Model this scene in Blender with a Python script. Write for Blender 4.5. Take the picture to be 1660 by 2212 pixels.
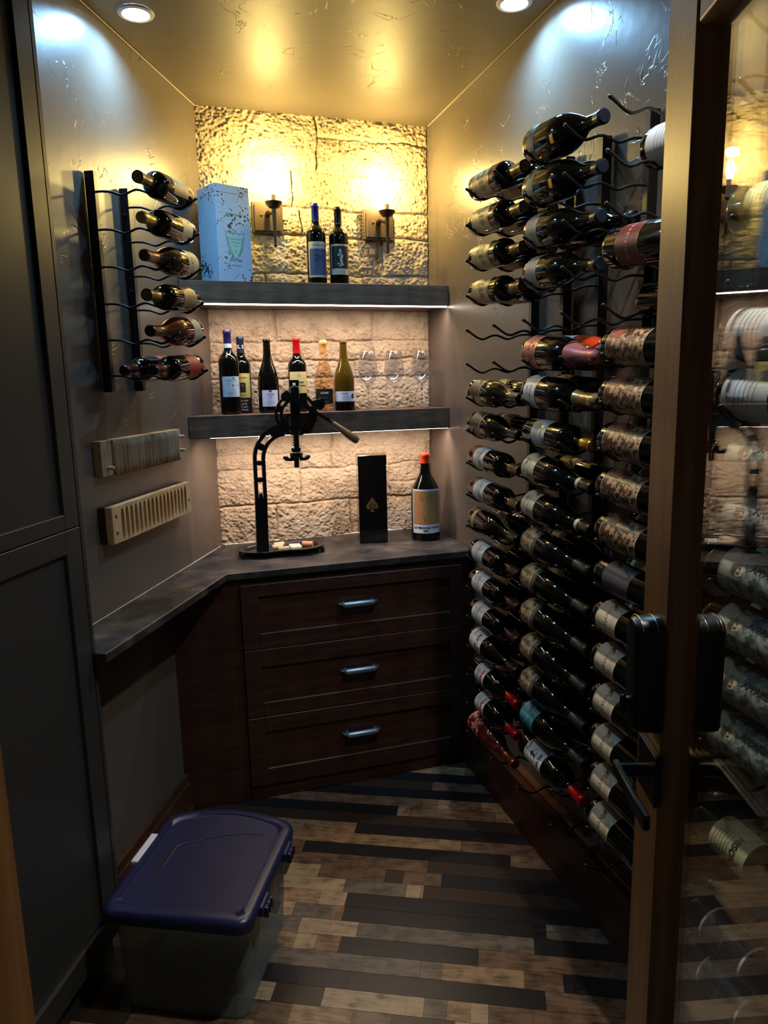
import bpy, bmesh, math, random
import numpy as np
from mathutils import Vector, Matrix
for o in list(bpy.data.objects): bpy.data.objects.remove(o, do_unlink=True)
C = bpy.context.scene.collection
sc = bpy.context.scene
PI = math.pi
R_ = math.radians
random.seed(7)
# ------------------------------------------------------------------ room frame
H_CAM = 1.585
BR = Vector((1.1518, 3.1105)); BL = Vector((0.1987, 3.0843))
LD = Vector((-0.42708, -0.90422)); NL = Vector((0.90422, -0.42708))   # along / out of the left wall
BD = Vector((-0.99962, -0.02748)); NB = Vector((0.02748, -0.99962))   # along / out of the back wall
XR = 1.1518; ZC = 2.644; ZK = 0.9138
def L(t, off, z): return Vector((*(BL + LD*t + NL*off), z))
def B(s, off, z): return Vector((*(BR + BD*s + NB*off), z))
def lin(c): return tuple(((x/12.92) if x <= .04045 else ((x+.055)/1.055)**2.4) for x in c)
# ------------------------------------------------------------------ camera
f, pitch, yaw, roll = 1554.977, .179127, .28986, -.022125
cam = bpy.data.objects.new('camera', bpy.data.cameras.new('camera')); C.objects.link(cam)
fw = Vector((math.sin(yaw)*math.cos(pitch), math.cos(yaw)*math.cos(pitch), -math.sin(pitch)))
r0 = Vector((math.cos(yaw), -math.sin(yaw), 0)); u0 = r0.cross(fw)
r2 = math.cos(roll)*r0 + math.sin(roll)*u0; u2 = -math.sin(roll)*r0 + math.cos(roll)*u0
m = Matrix((r2, u2, -fw)).transposed().to_4x4(); m.translation = Vector((0, 0, H_CAM))
cam.matrix_world = m
cam.data.sensor_fit = 'HORIZONTAL'; cam.data.sensor_width = 36; cam.data.lens = f/1660*36
cam.data.clip_start = .02
sc.camera = cam
# ------------------------------------------------------------------ world, exposure
w = bpy.data.worlds.new('world'); sc.world = w; w.use_nodes = True
w.node_tree.nodes['Background'].inputs[0].default_value = (.45, .65, .8, 1)
w.node_tree.nodes['Background'].inputs[1].default_value = .04
sc.view_settings.view_transform = 'Standard'; sc.view_settings.look = 'None'
sc.view_settings.exposure = 0.9; sc.view_settings.gamma = 1; sc.view_settings.use_curve_mapping = False
# ------------------------------------------------------------------ lights (placed with their fittings)
def light(name, kind, loc, power, col, parent=None, **kw):
    d = bpy.data.lights.new(name, kind); d.energy = power; d.color = col
    for k, v in kw.items():
        if k != 'rot': setattr(d, k, v)
    o = bpy.data.objects.new(name, d); C.objects.link(o); o.location = loc
    if 'rot' in kw: o.rotation_euler = kw['rot']
    if parent: o.parent = parent
    return o
WARM = (1, .72, .23); COOL = (.27, .61, 1.0); STRIP = (1, .73, .58)
P_SCONCE = 7.4; P_DOWN = 4.6; P_ROOM = 5.8; P_LED_UP = 2.5; P_LED_LOW = 3.0
# ------------------------------------------------------------------ materials
MATS = {}
def nodes(m): return m.node_tree.nodes, m.node_tree.links
def mat(name, col=(.5, .5, .5), rough=.5, metal=0, spec=.5, srgb=True, coat=0, emit=None, es=0, trans=0, ior=1.45):
    if name in MATS: return MATS[name]
    m = bpy.data.materials.new(name); m.use_nodes = True
    b = m.node_tree.nodes['Principled BSDF']
    c = lin(col) if srgb else col
    b.inputs['Base Color'].default_value = (*c, 1); b.inputs['Roughness'].default_value = rough
    b.inputs['Metallic'].default_value = metal; b.inputs['Specular IOR Level'].default_value = spec
    b.inputs['Coat Weight'].default_value = coat; b.inputs['Transmission Weight'].default_value = trans
    b.inputs['IOR'].default_value = ior; b.inputs['Coat Roughness'].default_value = .05
    if emit: b.inputs['Emission Color'].default_value = (*lin(emit), 1); b.inputs['Emission Strength'].default_value = es
    MATS[name] = m; return m
def bsdf(m): return m.node_tree.nodes['Principled BSDF']
def N(m, t, **kw):
    n = m.node_tree.nodes.new(t)
    for k, v in kw.items():
        if k in n.inputs: n.inputs[k].default_value = v
        else: setattr(n, k, v)
    return n
def link(m, a, b): m.node_tree.links.new(a, b)
def ramp(m, fac, stops, interp='LINEAR'):
    r = N(m, 'ShaderNodeValToRGB'); r.color_ramp.interpolation = interp
    e = r.color_ramp.elements
    while len(e) < len(stops): e.new(.5)
    for i, (p, c) in enumerate(stops): e[i].position = p; e[i].color = (*lin(c), 1)
    link(m, fac, r.inputs[0]); return r
def coords(m, scale=(1, 1, 1), kind='Object', rot=(0, 0, 0)):
    t = N(m, 'ShaderNodeTexCoord'); mp = N(m, 'ShaderNodeMapping'); mq = N(m, 'ShaderNodeMapping')
    mq.inputs['Rotation'].default_value = rot; mp.inputs['Scale'].default_value = scale
    link(m, t.outputs[kind], mq.inputs[0]); link(m, mq.outputs[0], mp.inputs[0]); return mp.outputs[0]
def bump(m, height, strength, dist, prev=None):
    b = N(m, 'ShaderNodeBump', Strength=strength, Distance=dist)
    link(m, height, b.inputs['Height'])
    if prev: link(m, prev, b.inputs['Normal'])
    return b.outputs[0]
def paint(name, col, rough=.38, tex=1.0):
    m = mat(name, col, rough); v = coords(m)
    # trowelled plaster: smooth flats with scattered raised ridges and drips
    n1 = N(m, 'ShaderNodeTexNoise', Scale=8.0, Detail=4.0, Distortion=1.0); link(m, v, n1.inputs['Vector'])
    a = N(m, 'ShaderNodeMath', operation='SUBTRACT'); a.inputs[1].default_value = .5; link(m, n1.outputs[0], a.inputs[0])
    ab = N(m, 'ShaderNodeMath', operation='ABSOLUTE'); link(m, a.outputs[0], ab.inputs[0])
    rg = N(m, 'ShaderNodeMapRange'); rg.inputs[1].default_value = .0; rg.inputs[2].default_value = .012; rg.inputs[3].default_value = 1; rg.inputs[4].default_value = 0
    link(m, ab.outputs[0], rg.inputs[0])
    n2 = N(m, 'ShaderNodeTexNoise', Scale=9.0, Detail=2.0); link(m, v, n2.inputs['Vector'])
    gt = N(m, 'ShaderNodeMapRange'); gt.inputs[1].default_value = .52; gt.inputs[2].default_value = .62; link(m, n2.outputs[0], gt.inputs[0])
    mu = N(m, 'ShaderNodeMath', operation='MULTIPLY'); link(m, rg.outputs[0], mu.inputs[0]); link(m, gt.outputs[0], mu.inputs[1])
    nb = bump(m, mu.outputs[0], .6*tex, .0018)
    n3 = N(m, 'ShaderNodeTexNoise', Scale=14.0, Detail=4.0); link(m, v, n3.inputs['Vector'])
    nb = bump(m, n3.outputs[0], .25*tex, .003, nb)
    n4 = N(m, 'ShaderNodeTexNoise', Scale=220.0, Detail=2.0); link(m, v, n4.inputs['Vector'])
    nb = bump(m, n4.outputs[0], .12*tex, .0006, nb)
    link(m, nb, bsdf(m).inputs['Normal']); return m
def wood(name, c1, c2, rough=.45, scale=(1, 1, 1), rot=(0, 0, 0), dist=3, knots=False, spec=.4):
    m = mat(name, c1, rough, spec=spec); v = coords(m, scale, rot=rot)
    n = N(m, 'ShaderNodeTexNoise', Scale=3.0, Detail=6.0, Roughness=.6, Distortion=dist*.2); link(m, v, n.inputs['Vector'])
    wv = N(m, 'ShaderNodeTexWave', Scale=2.2, Distortion=dist, Detail=3.0); wv.inputs['Detail Scale'].default_value = 1.5; link(m, v, wv.inputs['Vector'])
    mx = N(m, 'ShaderNodeMath', operation='ADD'); link(m, n.outputs[0], mx.inputs[0])
    k = N(m, 'ShaderNodeMath', operation='MULTIPLY'); k.inputs[1].default_value = .10; link(m, wv.outputs[1] if False else wv.outputs[0], k.inputs[0])
    link(m, k.outputs[0], mx.inputs[1])
    r = ramp(m, mx.outputs[0], [(.32, c1), (.75, c2)]); link(m, r.outputs[0], bsdf(m).inputs['Base Color'])
    link(m, bump(m, n.outputs[0], .08, .001), bsdf(m).inputs['Normal']); return m
def spotted(name, base, spot, scale=30, thr=.55, rough=.5, soft=.03, stretch=(1, 1, 1), third=None):
    m = mat(name, base, rough); v = coords(m, stretch)
    n = N(m, 'ShaderNodeTexNoise', Scale=float(scale), Detail=4.0, Roughness=.6); link(m, v, n.inputs['Vector'])
    st = [(thr-soft, base), (thr+soft, spot)]
    if third: st.append((min(thr+.24, .99), third))
    r = ramp(m, n.outputs[0], st); link(m, r.outputs[0], bsdf(m).inputs['Base Color']); return m
def clear(name, tint=(1, 1, 1), ior=1.5, rough=0):
    m = bpy.data.materials.new(name); m.use_nodes = True; nt = m.node_tree; nt.nodes.clear()
    out = N(m, 'ShaderNodeOutputMaterial'); mx = N(m, 'ShaderNodeMixShader'); fr = N(m, 'ShaderNodeFresnel', IOR=ior)
    tr = N(m, 'ShaderNodeBsdfTransparent'); gl = N(m, 'ShaderNodeBsdfGlossy', Roughness=rough)
    tr.inputs[0].default_value = (*tint, 1)
    ge = N(m, 'ShaderNodeNewGeometry'); mr = N(m, 'ShaderNodeMapRange'); mr.inputs[3].default_value = ior; mr.inputs[4].default_value = 1/ior
    link(m, ge.outputs['Backfacing'], mr.inputs[0]); link(m, mr.outputs[0], fr.inputs['IOR'])
    link(m, fr.outputs[0], mx.inputs[0]); link(m, tr.outputs[0], mx.inputs[1]); link(m, gl.outputs[0], mx.inputs[2]); link(m, mx.outputs[0], out.inputs[0])
    MATS[name] = m; return m
M_wall = paint('wall_paint', (.355, .32, .285), .35)
M_ceil = paint('ceiling_paint', (.35, .315, .27), .50)
M_cab = mat('cabinet_paint', (.195, .190, .180), .40)
M_black = mat('black_steel', (.045, .045, .05), .38, .0, .6)
M_iron = mat('cast_black', (.03, .03, .032), .32, 0, .6)
M_glass = mat('dark_glass', (.022, .024, .018), .04, 0, .5)
M_glassg = mat('deep_green_glass', (.05, .065, .03), .04, 0, .6, coat=.3)
M_clear = clear('clear_glass')
M_crystal = clear('crystal_glass', (.95, .96, .98), 2.1, .02)
M_caulk = mat('white_caulk', (.85, .85, .83), .5)
# stone
def make_stone_mat():
    m = mat('limestone', (.72, .66, .57), .85, spec=.2); v = coords(m)
    n = N(m, 'ShaderNodeTexNoise', Scale=12.0, Detail=6.0, Roughness=.65); link(m, v, n.inputs['Vector'])
    r = ramp(m, n.outputs[0], [(.3, (.60, .55, .48)), (.5, (.74, .68, .59)), (.75, (.82, .76, .66))]); link(m, r.outputs[0], bsdf(m).inputs['Base Color'])
    n2 = N(m, 'ShaderNodeTexNoise', Scale=75.0, Detail=7.0, Roughness=.75); link(m, v, n2.inputs['Vector'])
    link(m, bump(m, n2.outputs[0], 1.0, .007), bsdf(m).inputs['Normal']); return m
M_stone = make_stone_mat()
M_ebony = wood('espresso_wood', (.17, .095, .07), (.27, .165, .12), .4, (1.2, 8, 14), dist=2)
M_mahog = wood('mahogany_stain', (.14, .065, .045), (.30, .15, .09), .33, (9, 1.2, 9), dist=2)
M_brown = wood('brown_stain', (.30, .20, .13), (.42, .28, .18), .35, (9, 1.2, 9), dist=2)
M_base = wood('baseboard_wood', (.20, .12, .08), (.33, .21, .13), .4, (9, 2, 9), dist=2)
M_shelf = wood('grey_walnut', (.27, .19, .14), (.47, .36, .28), .5, (1.6, 10, 22), dist=2)
M_door = wood('alder_door', (.45, .29, .15), (.60, .42, .24), .42, (14, 14, 1.1), dist=2.4)
M_pale = wood('pale_wood', (.60, .49, .35), (.76, .65, .49), .55, (14, 14, 2), dist=2)
M_pale2 = wood('aged_wood', (.50, .40, .29), (.68, .57, .43), .6, (14, 14, 2), dist=2)
M_darkin = mat('dark_wood_groove_shade', (.15, .085, .05), .7)
M_handle = wood('turned_handle', (.42, .28, .17), (.58, .42, .27), .35, (3, 3, 3), dist=1)
def counter_mat():
    m = mat('leathered_granite', (.2, .19, .19), .42, spec=.45); v = coords(m)
    n = N(m, 'ShaderNodeTexNoise', Scale=7.0, Detail=8.0, Roughness=.7); link(m, v, n.inputs['Vector'])
    r = ramp(m, n.outputs[0], [(.38, (.12, .115, .115)), (.52, (.21, .195, .185)), (.66, (.33, .30, .265))]); link(m, r.outputs[0], bsdf(m).inputs['Base Color'])
    n2 = N(m, 'ShaderNodeTexNoise', Scale=60.0, Detail=4.0); link(m, v, n2.inputs['Vector'])
    rr = N(m, 'ShaderNodeMapRange'); rr.inputs[3].default_value = .3; rr.inputs[4].default_value = .55; link(m, n.outputs[0], rr.inputs[0]); link(m, rr.outputs[0], bsdf(m).inputs['Roughness'])
    link(m, bump(m, n2.outputs[0], .25, .001), bsdf(m).inputs['Normal']); return m
M_counter = counter_mat()
# ------------------------------------------------------------------ mesh builder
class MB:
    def __init__(s): s.v = []; s.f = []; s.mi = []
    def add(s, vs, fs, mi=0):
        k = len(s.v); s.v += [tuple(p) for p in vs]; s.f += [tuple(i+k for i in q) for q in fs]; s.mi += [mi]*len(fs); return s
    def prism(s, poly, d, mi=0):            # poly: list of Vector3 (ccw seen from the side d points to), extruded by vector -d
        n = len(poly); a = [Vector(p) for p in poly]; b = [p - Vector(d) for p in a]
        fs = [tuple(range(n)), tuple(range(2*n-1, n-1, -1))] + [((i+1) % n, i, n+i, n+(i+1) % n) for i in range(n)]
        return s.add(a+b, fs, mi)
    def box(s, x0, x1, y0, y1, z0, z1, M=None, mi=0):
        P = [Vector((x, y, z)) for z in (z0, z1) for x, y in ((x0, y0), (x1, y0), (x1, y1), (x0, y1))]
        if M is not None: P = [M @ p for p in P]
        return s.add(P, [(3, 2, 1, 0), (4, 5, 6, 7), (0, 1, 5, 4), (1, 2, 6, 5), (2, 3, 7, 6), (3, 0, 4, 7)], mi)
    def bbox(s, x0, x1, y0, y1, z0, z1, b, M=None, mi=0):       # box with chamfered edges
        vs = []; fs = []
        X = (x0, x1); Y = (y0, y1); Z = (z0, z1); idx = {}
        for i in (0, 1):
            for j in (0, 1):
                for k in (0, 1):
                    sx, sy, sz = (1-2*i)*b, (1-2*j)*b, (1-2*k)*b
                    for ax in range(3):
                        p = [X[i]+sx, Y[j]+sy, Z[k]+sz]; p[ax] = (X[i], Y[j], Z[k])[ax]
                        idx[(i, j, k, ax)] = len(vs); vs.append(Vector(p) if M is None else M @ Vector(p))
        def q(l): fs.append(tuple(l))
        for i, j, k in [(i, j, k) for i in (0, 1) for j in (0, 1) for k in (0, 1)]:
            t = [idx[(i, j, k, a)] for a in range(3)]
            q(t if (i+j+k) % 2 else t[::-1])
        for a in (0, 1):
            o = [(0, 0), (1, 0), (1, 1), (0, 1)]; o = o if a else o[::-1]
            q([idx[(a, u, v, 0)] for u, v in o]); q([idx[(v, a, u, 1)] for u, v in o]); q([idx[(u, v, a, 2)] for u, v in o])
        for a in (0, 1):
            for c in (0, 1):
                for (A, Bx, mk) in ((0, 1, lambda t: (a, c, t)), (1, 2, lambda t: (t, a, c)), (2, 0, lambda t: (c, t, a))):
                    e = [idx[(*mk(0), A)], idx[(*mk(0), Bx)], idx[(*mk(1), Bx)], idx[(*mk(1), A)]]
                    q(e if (a+c) % 2 == 0 else e[::-1])
        return s.add(vs, fs, mi)
    def tube(s, pts, r, n=8, M=None, mi=0, cap=True):
        pts = [Vector(p) if M is None else M @ Vector(p) for p in pts]; rs = r if isinstance(r, (list, tuple)) else [r]*len(pts)
        up = None; vs = []
        for i, p in enumerate(pts):
            t = (pts[min(i+1, len(pts)-1)] - pts[max(i-1, 0)]).normalized()
            if up is None: up = t.orthogonal().normalized()
            up = (up - t*up.dot(t)).normalized(); b = t.cross(up)
            vs += [p + (up*math.cos(2*PI*k/n) + b*math.sin(2*PI*k/n))*rs[i] for k in range(n)]
        fs = [(i*n+k, i*n+(k+1) % n, (i+1)*n+(k+1) % n, (i+1)*n+k) for i in range(len(pts)-1) for k in range(n)]
        if cap: fs += [tuple(range(n-1, -1, -1)), tuple((len(pts)-1)*n+k for k in range(n))]
        return s.add(vs, fs, mi)
    def lathe(s, prof, n=32, M=None, mi=0, a0=0, a1=2*PI):
        full = abs(a1-a0-2*PI) < 1e-6; m_ = n if full else n+1; vs = []; fs = []; rows = []
        for r, z in prof:
            if r < 1e-6: rows.append([len(vs)]*m_); vs.append(Vector((0, 0, z)))
            else:
                rows.append([len(vs)+k for k in range(m_)]); vs += [Vector((r*math.cos(a0+(a1-a0)*k/n), r*math.sin(a0+(a1-a0)*k/n), z)) for k in range(m_)]
        for i in range(len(rows)-1):
            for k in range(n):
                k2 = (k+1) % m_; q = [rows[i][k], rows[i][k2], rows[i+1][k2], rows[i+1][k]]
                u = []
                for x in q:
                    if x not in u: u.append(x)
                if len(u) > 2: fs.append(tuple(u))
        if M is not None: vs = [M @ p for p in vs]
        return s.add(vs, fs, mi)
    def mesh(s, name, mats, smooth=35):
        me = bpy.data.meshes.new(name); me.from_pydata(s.v, [], s.f)
        for mm in (mats if isinstance(mats, (list, tuple)) else [mats]): me.materials.append(mm)
        if any(s.mi): me.polygons.foreach_set('material_index', s.mi)
        if len(s.f) < 30000:
            bm = bmesh.new(); bm.from_mesh(me); bmesh.ops.recalc_face_normals(bm, faces=bm.faces); bm.to_mesh(me); bm.free()
        if smooth:
            me.polygons.foreach_set('use_smooth', [True]*len(me.polygons))
            me.set_sharp_from_angle(angle=R_(smooth))
        me.update(); return me
    def build(s, name, mats, parent=None, smooth=35, M=None):
        return place(s.mesh(name, mats, smooth), name, parent, M)
def place(me, name, parent=None, M=None):
    o = bpy.data.objects.new(name, me); C.objects.link(o)
    if parent: o.parent = parent
    if M is not None: o.matrix_local = M
    return o
def thing(name, label, cat, M=None, group=None, loc=None):
    o = bpy.data.objects.new(name, None); C.objects.link(o); o.empty_display_size = .05
    if M is not None: o.matrix_world = M
    if loc is not None: o.location = loc
    return tag(o, label, cat, group)
def tag(o, label=None, cat=None, group=None, kind=None):
    if label: o['label'] = label
    if cat: o['category'] = cat
    if group: o['group'] = group
    if kind: o['kind'] = kind
    return o
def frame(origin, xdir, zdir=(0, 0, 1)):       # right handed frame: x, y = z cross x
    x = Vector((*xdir, 0) if len(xdir) == 2 else xdir).normalized(); z = Vector(zdir).normalized(); y = z.cross(x)
    m = Matrix((x, y, z)).transposed().to_4x4(); m.translation = Vector(origin); return m
F_L = frame((BL.x, BL.y, 0), LD)      # local x = t along left wall, y = z cross LD = out of room? fixed below
# F_L local y: z x LD = (-LD.y, LD.x) = (.904,-.427) = NL  -> y is the offset out of the wall
F_B = frame((BR.x, BR.y, 0), BD)      # x = s to the left, y = (-BD.y, BD.x) = (.027,-.9996) = NB
# ------------------------------------------------------------------ room shell
def struct(mb, name, m, smooth=0, label=None, cat=None, M=None):
    o = mb.build(name, m, None, smooth, M); return tag(o, label, cat, None, 'structure')
HX, HY = .455, .255                   # hinge post of the glass door on the angled entrance wall
ED = Vector((-.90422, .42708))        # along the entrance wall towards the left wall
def E(s, off, z): p = Vector((HX, HY)) + ED*s + LD*off; return Vector((*p, z))     # off>0 goes outside
t_end = (Vector((HX, HY)) - BL).dot(LD); off_h = (Vector((HX, HY)) - BL).dot(NL)
struct(MB().box(-.1, 3.6, -.08, 0, 0, ZC, F_L), 'wall_left', M_wall, label='taupe textured plaster wall on the left', cat='wall')
struct(MB().box(XR, XR+.08, -1.2, 3.2, 0, ZC), 'wall_right', M_wall, label='taupe textured plaster wall behind the bottle racks', cat='wall')
struct(MB().box(-2.2, XR+.08, -1.4, 3.3, ZC, ZC+.06), 'ceiling', M_ceil, label='textured taupe ceiling with round downlights', cat='ceiling')
# stone back wall: courses of split-face blocks, real relief
def stone_wall():
    blocks = [(.485, .97, 2.435, 2.66), (-.02, .485, 2.568, 2.66), (-.02, .485, 2.435, 2.568),
              (.59, .97, 2.29, 2.435), (-.02, .59, 2.29, 2.435), (.56, .97, 2.185, 2.29), (.166, .56, 2.185, 2.29), (-.02, .166, 2.185, 2.29),
              (.47, .97, 2.03, 2.185), (.212, .47, 2.03, 2.185), (-.02, .212, 2.03, 2.185), (.72, .97, 1.9, 2.03), (.3, .72, 1.9, 2.03), (-.02, .3, 1.9, 2.03),
              (.695, .97, 1.757, 1.9), (.268, .695, 1.757, 1.9), (-.02, .268, 1.757, 1.9), (.72, .97, 1.68, 1.757), (.268, .695, 1.68, 1.757), (.695, .72, 1.68, 1.757), (-.02, .268, 1.68, 1.757),
              (.63, .97, 1.607, 1.68), (.348, .63, 1.607, 1.68), (-.02, .348, 1.607, 1.68), (.5, .97, 1.45, 1.607), (.2, .5, 1.45, 1.607), (-.02, .2, 1.45, 1.607),
              (.466, .97, 1.29, 1.45), (-.02, .466, 1.22, 1.45), (.61, .97, 1.225, 1.29), (.466, .61, 1.225, 1.29), (.612, .97, 1.072, 1.225), (.2, .612, 1.072, 1.222), (-.02, .2, 1.138, 1.22), (-.02, .2, 1.072, 1.138),
              (.72, .97, .88, 1.072), (.385, .72, .88, 1.072), (-.02, .385, .88, 1.072)]
    S, Z = .966, (.9, ZC); st = .0030
    ns = int(S/st)+1; nz = int((Z[1]-Z[0])/st)+1
    s = np.linspace(-.004, S, ns); z = np.linspace(*Z, nz); SS, ZZ = np.meshgrid(s, z)
    rng = np.random.RandomState(3)
    def noise(fr, sx=1.0, seed=0):
        rg = np.random.RandomState(seed); gx, gz = SS*fr*sx, ZZ*fr; x0 = np.floor(gx).astype(int); z0 = np.floor(gz).astype(int)
        tab = rg.rand(1024, 1024); fx, fz = gx-x0, gz-z0; fx = fx*fx*(3-2*fx); fz = fz*fz*(3-2*fz)
        g = lambda i, j: tab[i % 1024, j % 1024]
        return (g(x0, z0)*(1-fx)+g(x0+1, z0)*fx)*(1-fz)+(g(x0, z0+1)*(1-fx)+g(x0+1, z0+1)*fx)*fz-.5
    wx = noise(14, 1, 11)*.014 + noise(50, 1, 12)*.007; wz = noise(9, 1, 13)*.014 + noise(45, 1, 14)*.007
    sd, zd = SS+wx, ZZ+wz
    best = np.full(SS.shape, -1.0); lev = np.zeros(SS.shape); tx = np.zeros(SS.shape); tz = np.zeros(SS.shape)
    for b in blocks:
        d = np.minimum(np.minimum(sd-b[0], b[1]-sd), np.minimum(zd-b[2], b[3]-zd)); k = d > best
        best = np.where(k, d, best); r = rng.rand(3)
        lev = np.where(k, r[0]*.010 + (r[1]-.5)*.04*(SS-(b[0]+b[1])/2) + (r[2]-.3)*.08*(ZZ-(b[2]+b[3])/2), lev)
    edge = np.clip(best/.007, 0, 1); edge = edge*edge*(3-2*edge)
    rough = noise(24, 1, 1)*.006 + noise(62, 1.2, 2)*.004 + noise(120, .8, 3)*.0042 + noise(220, 1, 4)*.004
    rough = rough - np.abs(noise(85, 1.2, 21))*.006 + noise(170, .8, 22)*.005 + .002
    pill = np.clip(best/.045, 0, 1)**.6*.007
    hgt = .002 + edge*(.004 + lev + pill*.7) + rough*(.25+.75*edge)
    hgt = np.where(SS < .004, np.minimum(hgt, .006), hgt)
    P = np.empty((nz, ns, 3)); P[..., 0] = SS; P[..., 1] = hgt; P[..., 2] = ZZ
    mw = np.array(F_B)[:3, :3]; o = np.array(F_B)[:3, 3]; V = P.reshape(-1, 3) @ mw.T + o
    i, j = np.meshgrid(np.arange(nz-1), np.arange(ns-1), indexing='ij'); a = (i*ns+j).ravel()
    Fq = np.stack([a, a+ns, a+ns+1, a+1], 1)
    mb = MB(); mb.v = [tuple(q) for q in V.tolist()]; mb.f = [tuple(q) for q in Fq.tolist()]; mb.mi = [0]*len(mb.f)
    mb.box(-.1, 1.1, -.08, -.006, 0, ZC, F_B)
    o = mb.build('wall_back', M_stone, None, 180); return tag(o, 'rough split-face cream stone block wall behind the shelves', 'wall', None, 'structure')
stone_wall()
mb = MB(); mb.tube([L(.02, .002, ZC-.002), L(1.2, .002, ZC-.002)], .002, 5); mb.tube([(XR-.002, 3.08, ZC-.002), (XR-.002, .2, ZC-.002)], .002, 5)
struct(mb, 'trim_3', mat('pale_caulk', (.66, .60, .50), .5), 60, 'thin pale caulk line where side walls meet the ceiling', 'trim')
# entrance wall (behind the glass door) with its wooden jamb
mb = MB(); s_j = .664
mb.box(s_j+.06, 1.6, 0, .1, 0, ZC, frame((HX, HY, 0), ED)); mb.box(-.9, -.02, 0, .1, 0, ZC, frame((HX, HY, 0), ED)); mb.box(-.02, s_j+.06, 0, .1, 2.12, ZC, frame((HX, HY, 0), ED))
FE = frame((HX, HY, 0), ED)            # local y = z x ED = (-.427,-.904) = LD (towards outside)
struct(mb, 'wall_entrance', M_wall, label='plaster wall around the doorway', cat='wall')
mb = MB(); mb.bbox(s_j-.012, s_j+.06, -.012, .112, 0, 2.12, .003, FE); mb.bbox(-.03, -.004, -.012, .112, 0, 2.12, .003, FE); mb.bbox(-.02, s_j+.06, -.01, .11, 2.07, 2.12, .003, FE)
struct(mb, 'trim_1', M_door, 30, 'alder wood door jamb at the lower left edge', 'door frame')
# floor: narrow planks parallel to NL, laid as real boards with tones per strip
def floor():
    tones = dict(char=(.105, .10, .105), dbr=(.20, .155, .125), mid=(.31, .24, .185), tan=(.42, .335, .245), lt=(.52, .44, .34), gry=(.30, .265, .225), org=(.38, .285, .20), gap=(.05, .045, .04))
    names = list(tones); ms = []
    for k in names:
        m = mat('plank_'+k, tones[k], .33, spec=.4); c = tones[k]
        if k != 'gap':
            v = coords(m, (3, 26, 1), rot=(0, 0, math.atan2(-NL.y, NL.x)))
            n = N(m, 'ShaderNodeTexNoise', Scale=4.0, Detail=7.0, Roughness=.68, Distortion=.6); link(m, v, n.inputs['Vector'])
            v2 = coords(m, (1, 1, 1)); n2 = N(m, 'ShaderNodeTexNoise', Scale=22.0, Detail=4.0); link(m, v2, n2.inputs['Vector'])
            ad = N(m, 'ShaderNodeMath', operation='ADD'); link(m, n.outputs[0], ad.inputs[0]); hf = N(m, 'ShaderNodeMath', operation='MULTIPLY'); hf.inputs[1].default_value = .8 if k in ('tan', 'mid', 'gry', 'lt', 'org') else .25
            link(m, n2.outputs[0], hf.inputs[0]); link(m, hf.outputs[0], ad.inputs[1])
            lo = .27 if k in ('tan', 'mid', 'gry', 'lt', 'org') else .75
            top = 1.25 if k in ('tan', 'mid', 'gry', 'org') else 1.1
            r = ramp(m, ad.outputs[0], [(.55 if k in ('tan', 'mid', 'gry', 'org', 'lt') else .35, tuple(x*lo for x in c)), (.85, c), (1.15 if False else 1.0, tuple(min(1, x*top) for x in c))]); link(m, r.outputs[0], bsdf(m).inputs['Base Color'])
            link(m, bump(m, n.outputs[0], .12, .001), bsdf(m).inputs['Normal'])
        ms.append(m)
    mb = MB(); M = frame((BL.x, BL.y, 0), NL)    # x along planks (NL), y = z x NL = -LD ; use -y = t
    wd = .0605; g = .0006; rnd = random.Random(21)
    mb.box(-.3, 2.2, -3.9, .8, -.05, -.0012, M, names.index('gap'))
    row = 0; t = -.8
    while t < 3.9:
        x = -.3 - rnd.random()*.8
        while x < 2.2:
            kind = rnd.choices(['char', 'dbr', 'mid', 'patch', 'tan', 'gry'], [28, 17, 15, 36, 13, 8])[0]
            ln = rnd.uniform(.35, .75); x1 = x+ln
            def seg(a, b, k):
                a = max(a, -.3); b = min(b, 2.2)
                if b-a > .002: mb.box(a+.0003, b-.0002, -(t+wd-g), -(t+g), -.002, 0, M, names.index(k))
            if kind == 'patch':
                a = x
                while a < x1-.001:
                    l = rnd.choice([.03, .045, .06, .1, .16, .22]); b = min(a+l, x1)
                    seg(a, b, rnd.choices(['tan', 'mid', 'lt', 'org', 'gry', 'dbr'], [6, 6, 3, 2, 3, 3])[0] if l > .05 else rnd.choice(['lt', 'lt', 'tan'])); a = b
            else: seg(x, x1, kind)
            x = x1 + .0006
        t += wd; row += 1
    o = mb.build('floor', ms, None, 0); tag(o, 'narrow plank floor in mixed dark and tan tones', 'floor', None, 'structure')
floor()
# skirting
mb = MB(); mb.bbox(.52, 1.225, 0, .018, 0, .118, .002, F_L); mb.bbox(.52, 1.225, 0, .012, .118, .150, .003, F_L); mb.bbox(.52, 1.225, 0, .026, 0, .02, .004, F_L)
struct(mb, 'baseboard_left', M_base, 30, 'brown stained baseboard along the left wall', 'baseboard')
# tall plinth board below the racks
mb = MB(); mb.bbox(1.1025, XR, -1.0, 2.6, 0, .178, .002); mb.bbox(1.098, XR, -1.0, 2.6, .178, .192, .004)
mb.bbox(1.122, XR, -1.0, 2.6, .192, .205, .003, None, 1)
o = struct(mb, 'baseboard_right', [M_mahog, M_brown], 30, 'tall mahogany plinth board below the bottle racks', 'baseboard')
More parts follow.
